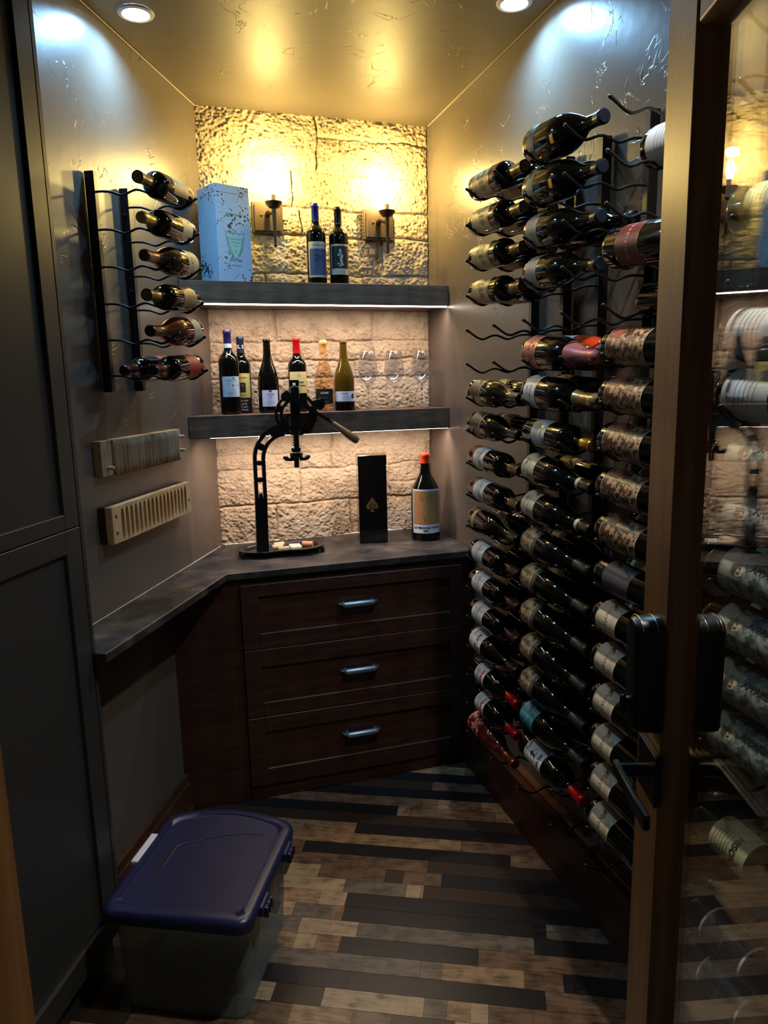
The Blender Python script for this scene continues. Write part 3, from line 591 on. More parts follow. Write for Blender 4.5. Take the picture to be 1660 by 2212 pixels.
# ------------------------------------------------------------------ right wall racks
Z0, DZ = 2.1402, .1018
COLS = [(2.102, 1.912), (1.735, 1.545), (1.375, 1.19), (1.018, .83)]
def rack(name, M, ys, rows, label, group, ztop, zbot):
    # local frame: x = along wall, y = out of wall, z up ; ys = (base rod pos, neck rod pos)
    t = thing(name, label, 'wine rack', M, group)
    poles = []
    for y in ys:
        mb = MB(); mb.bbox(y-.010, y+.010, .004, .032, zbot, ztop, .0015)
        p = mb.build('pole', M_black, t, 30); poles.append(p)
        for zz in np.linspace(ztop-.08, zbot+.08, 3):
            MB().lathe([(0, .006), (.005, .005), (.0065, 0), (.0065, -.004)], 10, Matrix.Translation((y+.011, .018, zz)) @ Matrix.Rotation(PI/2, 4, 'Y')).build('screw', M_black, p, 50)
    for k in rows:
        z = Z0-DZ*k
        for y in ys:
            pts = []; ctrl = [(.028, -.012), (.05, -.012), (.066, -.012), (.085, -.018), (.107, -.028), (.128, -.020), (.150, -.0115), (.172, -.018), (.193, -.028), (.212, -.021), (.228, -.010), (.240, -.002), (.246, .001)]
            for i in range(len(ctrl)-1):
                a, b = ctrl[i], ctrl[i+1]; pts += [a, ((a[0]+b[0])/2, (a[1]+b[1])/2)] if i in (3, 4, 5, 6, 7, 8, 9) else [a]
            pts.append(ctrl[-1])
            # smooth once
            q = [pts[0]]+[((pts[i-1][0]+2*pts[i][0]+pts[i+1][0])/4, (pts[i-1][1]+2*pts[i][1]+pts[i+1][1])/4) for i in range(1, len(pts)-1)]+[pts[-1]]
            rr = [.0034]*len(q); rr[-1] = .0045; 
            MB().tube([(y, a, z+b) for a, b in q] + [(y, .2485, z+.003), (y, .250, z+.004)], rr+[.0042, .0020], 8).build('rod', M_black, t, 60)
    return t
FR = Matrix(((0, -1, 0, XR), (1, 0, 0, 0), (0, 0, 1, 0), (0, 0, 0, 1)))    # x local -> +Y world, y local -> -X world
cn = ['far column beside the stone wall', 'second column from the stone wall', 'third column behind the door stile', 'column behind the door glass']
for ci, ys in enumerate(COLS):
    rack('wine_rack', FR, ys, range(0, 9), 'black metal rod rack, upper half of the '+cn[ci], 'right wall bottle racks', 2.192, 1.283)
    rack('wine_rack', FR, ys, range(9, 18), 'black metal rod rack, lower half of the '+cn[ci], 'right wall bottle racks', 1.281, .365)
rack('wine_rack', F_L, (.668, .861), range(0, 6), 'small black metal rod rack with seven bottles on the left wall', 'wall racks', 2.183, 1.572)
ORD = ['top', 'second', 'third', 'fourth', 'fifth', 'sixth', 'seventh', 'eighth', 'ninth', 'tenth', 'eleventh', 'twelfth', 'thirteenth', 'fourteenth', 'fifteenth', 'sixteenth', 'seventeenth', 'bottom']
DESC = dict(gilt='bottle with gilt engraved label', darkpinot='dark bottle with bronze label', orangeband='bottle with white label over orange stripe', smallgold='bottle with small straw-coloured label', estate='bottle with white estate label', redmark='bottle with black and red lettered white label',
  walden='red-capped bottle with red-lettered white label', flower='rosé bottle with pink floral print', yellowtag='round dark bottle with yellow sticker', silver='dark bottle with silver-grey label', pinkfoil='pink-foiled sparkling bottle', roseclear='orange rosé sparkling bottle', greenfizz='gold-foiled sparkling bottle', goldcap='gold-capped bottle with grey label',
  collar='bottle with ivory label and white neck collar', engraved='bottle with tan illustrated label', teal='bottle with teal label', bull='red-capped bottle with black bull label', marbled='bottle with marbled brown label', greylabel='bottle with charcoal label', signed='bottle with signed parchment label',
  crimson='large bottle with crimson label', blackround='black bottle with white-edged label', bigpale='big bottle with pale label', foliage='bottle with grey foliage label', clearpale='olive bottle with yellow label', hison='bottle with buff lettered label', whiteedge='dark bottle with thin white label edges', maroonlab='bottle with blush label', plain='dark bottle in shadow', tanback='bottle with biscuit label')
CSH = ['column nearest the stone', 'second column', 'third column', 'column seen through glass']
def rackbottle(ci, k, key, inner=False, roll=0, dy=0):
    sp = T[key]; yb = COLS[ci][0]+.036+dy; x = XR-(.107 if inner else .193); z = Z0-DZ*k-.0245+sp['R']
    zn = Z0-DZ*k-.0245+.0165; tilt = math.atan2((z-zn)*.5, .19); phi = R_(18)
    Xa = Vector((-math.cos(phi), 0, math.sin(phi))); Za = Vector((0, -math.cos(tilt), -math.sin(tilt))).normalized(); Ya = Za.cross(Xa).normalized(); Xa = Ya.cross(Za)
    m = Matrix((Xa, Ya, Za)).transposed().to_4x4(); m.translation = (x, yb, z + math.tan(tilt)*.036)
    bottle(key, sp, m, '%s%s, %s row, %s' % ('inner ' if inner else '', DESC[key], ORD[k], CSH[ci]), 'bottles in the '+CSH[ci], roll)
lay0 = {0: 'gilt', 1: 'gilt', 2: 'gilt', 3: 'gilt', 6: 'darkpinot', 7: 'darkpinot', 8: 'orangeband', 9: 'orangeband', 10: 'smallgold', 11: 'estate', 12: 'estate', 13: 'estate', 14: 'redmark', 15: 'walden', 16: 'walden', 17: 'flower'}
in0 = {0: 'gilt', 1: 'gilt', 2: 'gilt', 3: 'gilt', 6: 'engraved', 7: 'maroonlab', 10: 'smallgold', 11: 'tanback', 12: 'tanback', 13: 'tanback', 14: 'plain', 15: 'maroonlab', 16: 'maroonlab'}
lay1 = {0: 'yellowtag', 1: 'yellowtag', 2: 'silver', 3: 'silver', 5: 'pinkfoil', 6: 'greenfizz', 7: 'goldcap', 8: 'collar', 9: 'collar', 10: 'engraved', 11: 'engraved', 12: 'engraved', 13: 'engraved', 14: 'engraved', 15: 'teal', 16: 'bull'}
in1 = {2: 'silver', 5: 'roseclear', 6: 'greenfizz', 8: 'tanback', 10: 'plain', 11: 'plain', 12: 'plain', 13: 'plain', 14: 'plain', 15: 'plain'}
lay2 = {3: 'crimson', 5: 'marbled', 6: 'marbled', 7: 'marbled', 8: 'marbled', 9: 'marbled', 10: 'greylabel', 11: 'signed', 12: 'signed', 13: 'signed', 14: 'signed', 15: 'signed', 16: 'signed'}
in2 = {1: 'bigpale', 4: 'blackround', 8: 'marbled', 9: 'marbled', 10: 'plain', 11: 'plain', 12: 'plain', 13: 'plain', 14: 'plain', 15: 'plain', 16: 'plain'}
lay3 = {0: None, 3: 'clearpale', 5: 'bigpale', 6: 'bigpale', 7: 'foliage', 8: 'foliage', 9: 'foliage', 10: 'foliage', 11: 'foliage', 12: 'foliage', 14: 'hison', 16: 'whiteedge', 17: 'whiteedge'}
in3 = {1: 'bigpale', 9: 'plain', 10: 'plain', 11: 'plain', 12: 'plain'}
for ci, (a, b) in enumerate(((lay0, in0), (lay1, in1), (lay2, in2), (lay3, in3))):
    for k, v in a.items():
        if v: rackbottle(ci, k, v, False, random.Random(ci*50+k).uniform(-9, 9))
    for k, v in b.items(): rackbottle(ci, k, v, True, random.Random(ci*90+k).uniform(-12, 12))
# left wall rack: base rod .668, neck rod .861, neck towards the camera (increasing t)
T['leftbrown'] = S(cap=(goldd, .80, (brownf, .93, 1)), labels=[LB(.050, .150, PAPER('oat', (.58, .50, .38)), 110, [('blob', K('crest', (.52, .40, .24), .5), .0, .8, .018, .02, 3), ('lines', inkg, 3, .05, .1, .3, .0012)])])
T['leftcream'] = S(cap=(K('foil_straw', (.70, .58, .30), .4, metal=.5), .78), labels=[LB(.035, .105, cream, 130, [('text', inkb, 'T', .018, 0, .35, 0, .0005), ('text', inkb, 'ORIGINE', .008, 0, .7, 0, 0), ('lines', inkg, 2, .04, .1, .2, .001)])])
T['leftscript'] = S(shape='burgundy', R=.041, cap=(K('foil_rust', (.38, .22, .16), .35, metal=.4), .78), labels=[LB(.015, .088, ivory, 140, [('text', ink, 'Cuvée', .020, 0, .65, .35, .0003), ('lines', inkb, 4, .045, .15, .42, .0012)])])
T['leftsepia'] = S(cap=(goldd, .79, (blk, .93, 1)), labels=[LB(.035, .13, spotted('paper_sepia', (.50, .42, .29), (.40, .32, .21), 40, .5, .5, .1), 140, [('text', K('ink_ochre', (.66, .44, .20), .5), 'Amarone', .014, 0, .55, .2, .0003), ('lines', inkb, 3, .05, .2, .36, .001)])])
T['leftrose'] = S(shape='burgundy', R=.043, glass=K('ruby_glass', (.30, .09, .07), .06, coat=.3), cap=(wine, .80), labels=[LB(.030, .085, ivory, 130, [('lines', inkg, 5, .05, .2, .8, .0012)])])
T['leftred'] = S(cap=(wine, .79), labels=[LB(.040, .125, K('label_scarlet', (.62, .10, .12), .5), 175, [('strokes', K('ink_pale_red', (.80, .35, .32), .5), [[(-.03, .0), (-.01, .006), (.01, .002), (.03, .008)], [(-.028, -.012), (0, -.006), (.03, -.01)], [(-.03, .014), (0, .018), (.03, .012)]], .0010, .5)])])
ML = F_L
def leftbottle(k, key, label, off=.193, roll=0):
    sp = T[key]; z = Z0-DZ*k-.0245+sp['R']; phi = R_(28); tilt = .05
    X = Vector((0, math.cos(phi), math.sin(phi))); Zl = Vector((math.cos(tilt), 0, -math.sin(tilt))); Y = Zl.cross(X).normalized(); X = Y.cross(Zl)
    m = Matrix((X, Y, Zl)).transposed().to_4x4(); m.translation = (.668-.034, off, z+.002)
    bottle(key, sp, F_L @ m, label, 'bottles in the left wall rack', roll)
leftbottle(0, 'leftbrown', 'bottle with oat label, top of the left wall rack'); leftbottle(1, 'leftcream', 'cream-labelled bottle with straw-coloured cap, second in the left wall rack')
leftbottle(2, 'leftscript', 'bottle with script label, third in the left wall rack'); leftbottle(3, 'leftsepia', 'bottle with sepia label, fourth in the left wall rack')
leftbottle(4, 'leftrose', 'ruby bottle with pale label, fifth in the left wall rack'); leftbottle(5, 'leftred', 'outer red-labelled bottle in the bottom of the left wall rack', .193, 8); leftbottle(5, 'leftred', 'inner red-labelled bottle in the bottom of the left wall rack', .107, -6)
# ------------------------------------------------------------------ standing bottles on shelves
def stand(x, y, z, ang=0):     # label faces the camera side
    a = math.atan2(-y, -x)+R_(ang); return Matrix.Translation((x, y, z)) @ Matrix.Rotation(a, 4, 'Z')
def at_y(x0, y0, y): return x0*y/y0
T['blufish'] = S(R=.039, H=.322, cap=(purpf, .84, (PAPER('tax_strip', (.62, .70, .72)), .79, .84)), labels=[LB(.068, .146, pale, 110, [('poly', K('fish_red', (.45, .25, .38), .5), [(-.018, .004), (-.008, .010), (.006, .008), (.022, .003), (.03, .005), (.024, -.001), (.004, -.002), (-.008, -.001)], .52), ('text', inkg, 'CONTE DI', .0085, 0, .80, 0, 0), ('text', inkg, 'Etna', .008, .006, .36, .2, 0), ('lines', inkg, 4, .045, .06, .24, .0009), ('blob', inkg, .008, .92, .006, .003, 2)])])
T['ochre'] = S(R=.037, H=.302, cap=(navyf, .79), labels=[LB(.062, .158, K('label_mustard', (.72, .68, .38), .55), 110, [('text', inkb, "Hof Lane", .009, 0, .83, 0, .0002), ('band', ink, -.18, .18, .22, .62), ('poly', ivory, [(-.006, .004), (0, -.002), (.006, .004), (.004, -.001), (0, -.006), (-.004, -.001)], .52), ('lines', inkb, 2, .04, .06, .12, .0008)]),
   LB(.006, .060, K('label_chalkboard', (.07, .07, .07), .5), 110, [('text', white, 'After Dark', .009, 0, .82, .3, .0001), ('text', white, 'a great', .010, 0, .60, .3, .0001), ('text', white, 'red again', .010, 0, .38, .3, .0001), ('text', white, '& Amore', .010, 0, .16, .3, .0001)], name='lower_label')])
T['pinotlav'] = S(shape='burgundy', R=.0415, H=.291, labels=[LB(.026, .090, lav, 95, [('poly', ink, [(.006*math.cos(2*PI*q/16), .006*math.sin(2*PI*q/16)) for q in range(16)], .97), ('strokes', white, [[(-.004, .001), (0, -.003), (.004, .001)]], .0010, .97), ('text', ink, 'SCRIBE', .0095, 0, .74, 0, 0), ('text', ink, 'PINOT', .006, 0, .60, 0, 0), ('text', ink, 'NOIR', .005, 0, .50, 0, 0), ('lines', inkg, 5, .035, .10, .38, .0007)])])
T['chateau'] = S(R=.0375, H=.294, cap=(redf, .79), labels=[LB(.075, .160, K('label_butter', (.80, .74, .48), .55), 130, [('text', ink, 'Château', .012, 0, .52, .1, .0003), ('text', ink, 'Léoville Poyferré', .0088, 0, .36, .05, .0003), ('strokes', K('ink_green', (.2, .4, .25), .5), [[(-.006, -.004), (-.006, .004), (0, .008), (.006, .004), (.006, -.004)], [(-.003, -.004), (0, .002), (.003, -.004)]], .0008, .80), ('lines', inkg, 4, .03, .06, .22, .0008)])])
M_rosecl = clear('pale_rose_glass', (.97, .91, .84), 1.45)
T['rosewine'] = S(shape='burgundy', R=.0405, H=.282, glass=M_rosecl, labels=[LB(.030, .090, K('label_black', (.05, .05, .06), .5), 115, [('poly', ink, [(.0065*math.cos(2*PI*q/16), .0065*math.sin(2*PI*q/16)) for q in range(16)], 1.02), ('strokes', white, [[(-.005, .001), (0, -.005), (.005, .001)]], .0012, 1.02), ('text', white, 'SCRIBE', .0105, 0, .72, 0, .0002), ('text', inkg, 'PINOT NOIR', .005, 0, .40, 0, 0), ('lines', inkg, 2, .035, .08, .16, .0008)])],
   extra=[('cork', lambda P: MB().lathe([(0, .262), (.0105, .262), (.0105, .235), (0, .235)], 14).mesh('cork', K('cork_amber', (.72, .50, .28), .6), 40)), ('neck_foil', lambda P: MB().lathe([(.0148, .234), (.0150, .265), (.0166, .267), (.0166, .279), (.014, .2835), (0, .2838)], 24).mesh('neck_foil', K('foil_amber', (.80, .58, .32), .45), 50)),
          ('wine', lambda P: MB().lathe([(0, .006), (.037, .005), (.0385, .014), (.0385, .112), (.0375, .130), (.034, .148), (.027, .17), (.020, .19), (.0150, .205), (0, .205)], 28).mesh('wine', clear('rose_wine', (.96, .84, .70), 1.2), 60))])
T['olive'] = S(shape='burgundy', R=.0415, H=.283, glass=K('olive_green_glass', (.26, .20, .03), .05, coat=.4, trans=0), cap=None, labels=[LB(.038, .078, lav, 150, [('text', inkg, 'SCRIBE', .0095, -.010, .78, 0, 0), ('lines', inkg, 5, .045, .10, .55, .0008), ('poly', ink, [(.028+.0085*math.cos(2*PI*q/16), .011*math.sin(2*PI*q/16)) for q in range(16)], .52), ('strokes', white, [[(.024, .003), (.028, -.004), (.032, .003)]], .0010, .52)], rot=0),
   LB(.001, .034, K('near_black_base', (.03, .02, .02), .1), 359, name='dark_base')])  # near-black band wrapped around the foot of the bottle
del T['olive']['cap']
T['treelab'] = S(R=.0385, H=.312, cap=(bluef, .80), labels=[LB(.030, .165, ivory, 120, [('band', K('label_night_blue', (.22, .28, .42), .5), -.42, .46, .06, .80), ('text', K('ink_teal', (.2, .4, .4), .5), 'Numbered', .010, 0, .90, .2, 0), ('strokes', K('ink_navy', (.07, .09, .15), .5), [[(0, -.030), (0, -.012), (-.006, 0)], [(0, -.014), (.007, .002)], [(0, -.006), (-.010, .006)], [(0, -.006), (.012, .006)], [(0, -.010), (.0, .010)]], .0020, .5)] + [('blob', K('ink_navy', (0, 0, 0)), math.sin(q*2.4)*.012, .55+.07*math.cos(q*1.7), .004, .003, q) for q in range(10)])])
T['knightlab'] = S(R=.0385, H=.303, cap=(K('foil_charcoal', (.12, .12, .14), .35, metal=.4), .80), labels=[LB(.042, .158, ivory, 120, [('band', K('label_black', (0, 0, 0)), -.44, .46, .20, .94), ('text', inkg, 'The Prisoner'[:0]+'Le Grand', .009, 0, .09, .3, 0)] + [('blob', white, x, y, rx, ry, q) for q, (x, y, rx, ry) in enumerate([(0, .80, .005, .005), (.002, .70, .008, .007), (-.006, .64, .006, .004), (.008, .60, .006, .006), (.003, .52, .006, .008), (.005, .43, .005, .007), (-.006, .36, .006, .003), (.008, .34, .005, .006), (.0, .29, .006, .003)])])])
yS = 2.925
for key, x, y, lab, ang in (('blufish', at_y(.243, 2.825, 2.905), 2.905, 'tall bottle with indigo cap and pale blue fish label', 10), ('ochre', at_y(.304, 2.963, 2.99), 2.99, 'navy-capped bottle with mustard label behind the blue-labelled bottle', 0),
    ('pinotlav', at_y(.397, 2.881, 2.94), 2.94, 'slope-shouldered dark bottle with small lavender label', 8), ('chateau', at_y(.504, 2.828, 2.95), 2.95, 'red-capped bottle with butter-yellow label behind the cork puller', 10),
    ('rosewine', at_y(.592, 2.748, 2.93), 2.93, 'clear rosé bottle with black label on the lower shelf', 0), ('olive', at_y(.676, 2.77, 2.92), 2.92, 'olive-green bottle with low lavender label band', 14)):
    t = bottle(key, T[key], stand(x, y, 1.4717, ang), lab, 'bottles on the lower shelf')
# navy cap lettering
def decal_text(parent, s, size, R, zm, m, bold=.0002, name='lettering'):
    V, F = text_geo(s, size, 0, bold); mb = MB(); mb.add(bend(R, V, zm), F); return mb.build(name, m, parent, 0)
decal_text([o for o in C.objects if o.get('label', '').startswith('navy-capped')][0], 'IL S', .020, .0162, .262, white)
for key, x, y, lab, ang in (('treelab', at_y(.604, 2.861, 2.95), 2.95, 'blue-capped bottle with night-blue tree label on the upper shelf', 8), ('knightlab', at_y(.693, 2.863, 2.95), 2.95, 'charcoal-capped bottle with white figure on black label, upper shelf', 8)):
    bottle(key, T[key], stand(x, y, 1.9672, ang), lab, 'bottles on the upper shelf')
T['big'] = dict(shape='double', R=.0625, H=.37, glass=M_glass, cap=(K('wax_orange', (.80, .24, .12), .4), .885), labels=[LB(.034, .222, K('label_cool_white', (.76, .80, .82), .55), 128, [('band', K('portrait_tan', (.60, .44, .26), .6), -.44, .44, .20, .965), ('band', K('portrait_orange', (.66, .40, .22), .6), -.44, -.24, .20, .965),
   ('strokes', K('sketch_line', (.26, .17, .10), .6), [[(-.022, .03), (-.016, .042), (-.004, .044), (.002, .034)], [(-.008, .028), (.004, .012), (.018, .026), (.008, .032), (-.006, .03)], [(-.034, -.012), (-.018, -.018), (-.006, -.022)], [(-.018, -.030), (-.012, -.044), (-.004, -.032), (-.018, -.030)], [(-.012, -.044), (-.010, -.058)], [(.008, -.060), (.03, -.052), (.05, -.040)], [(.014, .062), (.016, .046), (.014, .034)], [(-.03, .055), (-.026, .045), (-.024, .03)]], .0022, .58),
   ('text', ink, 'LE PERGOLE TORTE', .0135, 0, .125, 0, .0005), ('text', ink, '2001', .013, -.004, .055, 0, .0005)])])
bottle('big', T['big'], stand(1.042, 2.868, ZK+.0004, 6), 'very large orange-waxed bottle with portrait label on the countertop', 'things on the countertop')
# ------------------------------------------------------------------ stemware
def wine_glass(x, y, label):
    t = thing('wine_glass', label, 'wine glass', Matrix.Translation((x, y, 1.4718)), 'wine glasses on the lower shelf'); H = .236
    MB().lathe([(0, .0), (.036, .0), (.0365, .0012), (.030, .003), (.010, .006), (.0045, .012), (.0038, .03), (.0038, .085), (.0048, .098), (.008, .104), (0, .1045)], 36).build('stem', M_crystal, t, 60)
    o = [(.004, .1035), (.014, .107), (.028, .118), (.038, .134), (.0425, .152), (.0415, .172), (.037, .200), (.0318, H)]
    i = [(r-.0011, z+(.0012 if z < .13 else 0)) for r, z in o[::-1]]
    MB().lathe(o+[(.0312, H+.0006)]+i[:-1]+[(0, .1062)], 40).build('bowl', M_crystal, t, 60)
for (x0, y0), lab in (((.786, 2.819), 'left of the three clear wine glasses'), ((.883, 2.778), 'middle of the three clear wine glasses'), ((.983, 2.734), 'clear wine glass nearest the right wall')):
    y = 2.935; wine_glass(at_y(x0, y0, y), y, lab)
# ------------------------------------------------------------------ gift box, black box
def giftbox():
    y = 2.905; xl, xm, xr = .173*y/2.805, .228*y/2.81, .343*y/2.819
    a = R_(24); t = thing('gift_box', 'tall pale blue speckled gift box at the left end of the upper shelf', 'box', Matrix.Translation((.2315, 2.853, 1.9672)) @ Matrix.Rotation(a, 4, 'Z'))
    w, d, h = .143, .140, .347; m = mat('pale_blue_card', (.60, .70, .79), .5)
    v = coords(m, (1, 1, 1)); n = N(m, 'ShaderNodeTexVoronoi', Scale=95.0); link(m, v, n.inputs['Vector']); n2 = N(m, 'ShaderNodeTexNoise', Scale=11.0, Detail=2.0); link(m, v, n2.inputs['Vector'])
    q = N(m, 'ShaderNodeMapRange'); q.inputs[1].default_value = .42; q.inputs[2].default_value = .68; q.inputs[3].default_value = 0; q.inputs[4].default_value = .55; link(m, n2.outputs[0], q.inputs[0])
    lt = N(m, 'ShaderNodeMath', operation='LESS_THAN'); link(m, n.outputs['Distance'], lt.inputs[0]); link(m, q.outputs[0], lt.inputs[1])
    mx = N(m, 'ShaderNodeMix', data_type='RGBA'); link(m, lt.outputs[0], mx.inputs[0]); mx.inputs[6].default_value = (*lin((.62, .72, .80)), 1); mx.inputs[7].default_value = (*lin((.16, .19, .24)), 1); link(m, mx.outputs[2], bsdf(m).inputs['Base Color'])
    MB().bbox(0, w, 0, d, 0, h-.03, .001).bbox(0, w, 0, d, h-.0295, h, .001).build('box', m, t, 30)
    g = mat('print_green', (.32, .58, .52), .6); lt_ = mat('print_mint', (.58, .76, .74), .6); yF = -.0004
    mb = MB(); cx, cz = w*.52, .135
    sh = [(-.040, .048), (-.026, .043), (-.012, .040), (0, .046), (.012, .040), (.026, .043), (.040, .048), (.036, .02), (.032, -.005), (.022, -.028), (.010, -.042), (0, -.050), (-.010, -.042), (-.022, -.028), (-.032, -.005), (-.036, .02)]
    mb.add([(cx+x*.92, yF, cz+z*.92) for x, z in sh], [tuple(range(len(sh)))]); mb.build('emblem', lt_, t, 0)
    mb = MB()
    def line(pts, r=.0010):
        for (x0, z0), (x1, z1) in zip(pts, pts[1:]):
            dx, dz = x1-x0, z1-z0; l = math.hypot(dx, dz) or 1; nx, nz = -dz/l*r, dx/l*r
            mb.add([(cx+x0+nx, yF*2, cz+z0+nz), (cx+x1+nx, yF*2, cz+z1+nz), (cx+x1-nx, yF*2, cz+z1-nz), (cx+x0-nx, yF*2, cz+z0-nz)], [(0, 1, 2, 3)])
    line(sh+[sh[0]], .0009)
    for s in (-1, 1):
        for q in range(9):
            z = .025-q*.0075; x = s*(.030-.0000-(q/9)**2*.022); line([(x-.003, z-.002), (x+.003, z+.003)], .0016)
    line([(0, -.018), (.0, -.026)], .003)
    mb.build('printed_crest', g, t, 0)
    def flat(s, size, x, z, m_, sh_=0):
        V, F = text_geo(s, size, sh_, .0001); k = MB(); k.add([(x+a, yF*2, z+b) for a, b in V], F); k.build('lettering', m_, t, 0)
    flat('Moët et Chandon', .0065, cx, cz+.022, g); flat('Dom Pérignon', .0068, cx, cz+.010, g, .2); flat('Vintage', .006, cx, cz-.001, g); flat('Dom Pérignon', .011, cx, .245, g, .3); flat('limited edition', .007, cx, .062, inkg); flat('Iris van', .016, cx, .082, inkg, .5)
giftbox()
a = math.atan2(-.02, .117); t = thing('black_box', 'tall glossy black box with a golden spade on the countertop', 'box', Matrix.Translation((.748, 2.872, ZK+.0004)) @ Matrix.Rotation(a, 4, 'Z'))
MB().bbox(0, .119, 0, .10, 0, .328, .0015).bbox(-.0008, .1198, -.0008, .1008, .329, .372, .0015).build('box', mat('black_lacquer', (.03, .03, .035), .12, coat=.3), t, 30)
mb = MB(); cx, cz = .056, .165
spd = [(0, .030), (.004, .023), (.012, .012), (.019, .003), (.023, -.006), (.021, -.014), (.014, -.018), (.007, -.016), (.003, -.011), (.004, -.020), (.009, -.028), (0, -.027)]
spd = spd + [(-x, z) for x, z in spd[1:-1][::-1]]
mb.add([(cx+x*1.1, -.0009, cz+z*1.1) for x, z in spd], [tuple(range(len(spd)))])
o = mb.build('spade_emblem', mat('spade_gold', (.50, .40, .22), .4, .5), t, 0)
mb = MB()
for q in range(7):
    aa = q*2*PI/7; mb.tube([(cx+math.cos(aa)*.010, -.0014, cz-.004+math.sin(aa)*.009), (cx+math.cos(aa+.9)*.016, -.0014, cz-.004+math.sin(aa+.9)*.012), (cx+math.cos(aa+1.6)*.009, -.0014, cz-.004+math.sin(aa+1.6)*.007)], .0009, 5)
mb.build('filigree', mat('spade_dark', (.16, .12, .06), .5), o, 0)
# ------------------------------------------------------------------ lever cork puller
def ribbon(mb, pts, w, y0, y1, M=None):       # closed bar following pts (x,z), width w in the plane, thickness y0..y1
    P = [Vector(p) for p in pts]; vs = []
    for i, p in enumerate(P):
        t = (P[min(i+1, len(P)-1)]-P[max(i-1, 0)]).normalized(); n = Vector((-t.y, t.x)); ww = w[i] if isinstance(w, list) else w
        for s, y in ((1, y0), (1, y1), (-1, y1), (-1, y0)):
            q = p+n*s*ww/2; vs.append(Vector((q.x, y, q.y)) if M is None else M @ Vector((q.x, y, q.y)))
    fs = [(4*i+k, 4*i+(k+1) % 4, 4*i+4+(k+1) % 4, 4*i+4+k) for i in range(len(P)-1) for k in range(4)] + [(3, 2, 1, 0), tuple(4*(len(P)-1)+k for k in range(4))]
    mb.add(vs, fs)
def slotted(mb, path, w, y0, y1, slots, sw):    # path resampled by arclength; slots = [(s0, s1)]
    P = [Vector(p) for p in path]; d = [0]
    for a, b in zip(P, P[1:]): d.append(d[-1]+(b-a).length)
    def at(s):
        for i in range(len(P)-1):
            if d[i] <= s <= d[i+1]+1e-9: return P[i].lerp(P[i+1], (s-d[i])/(d[i+1]-d[i]))
        return P[-1]
    def tan(s): return (at(min(s+.004, d[-1]))-at(max(s-.004, 0))).normalized()
    n = 70; ss = [d[-1]*k/n for k in range(n+1)]
    def off(s, o): t = tan(s); return at(s)+Vector((-t.y, t.x))*o
    rw = (w-sw)/2
    for sg in (1, -1): ribbon(mb, [off(s, sg*(w/2-rw/2)) for s in ss], rw, y0, y1)
    prev = 0
    for a, b in list(slots)+[(d[-1], d[-1])]:
        if a-prev > .002:
            q = [prev+(a-prev)*k/8 for k in range(9)]
            ws = [sw*.55]+[sw+.0004]*7+[sw*.55]
            if prev == 0: ws[0] = sw
            ribbon(mb, [at(s) for s in q], ws, y0+.0004, y1-.0004)
        prev = b
    return d[-1]
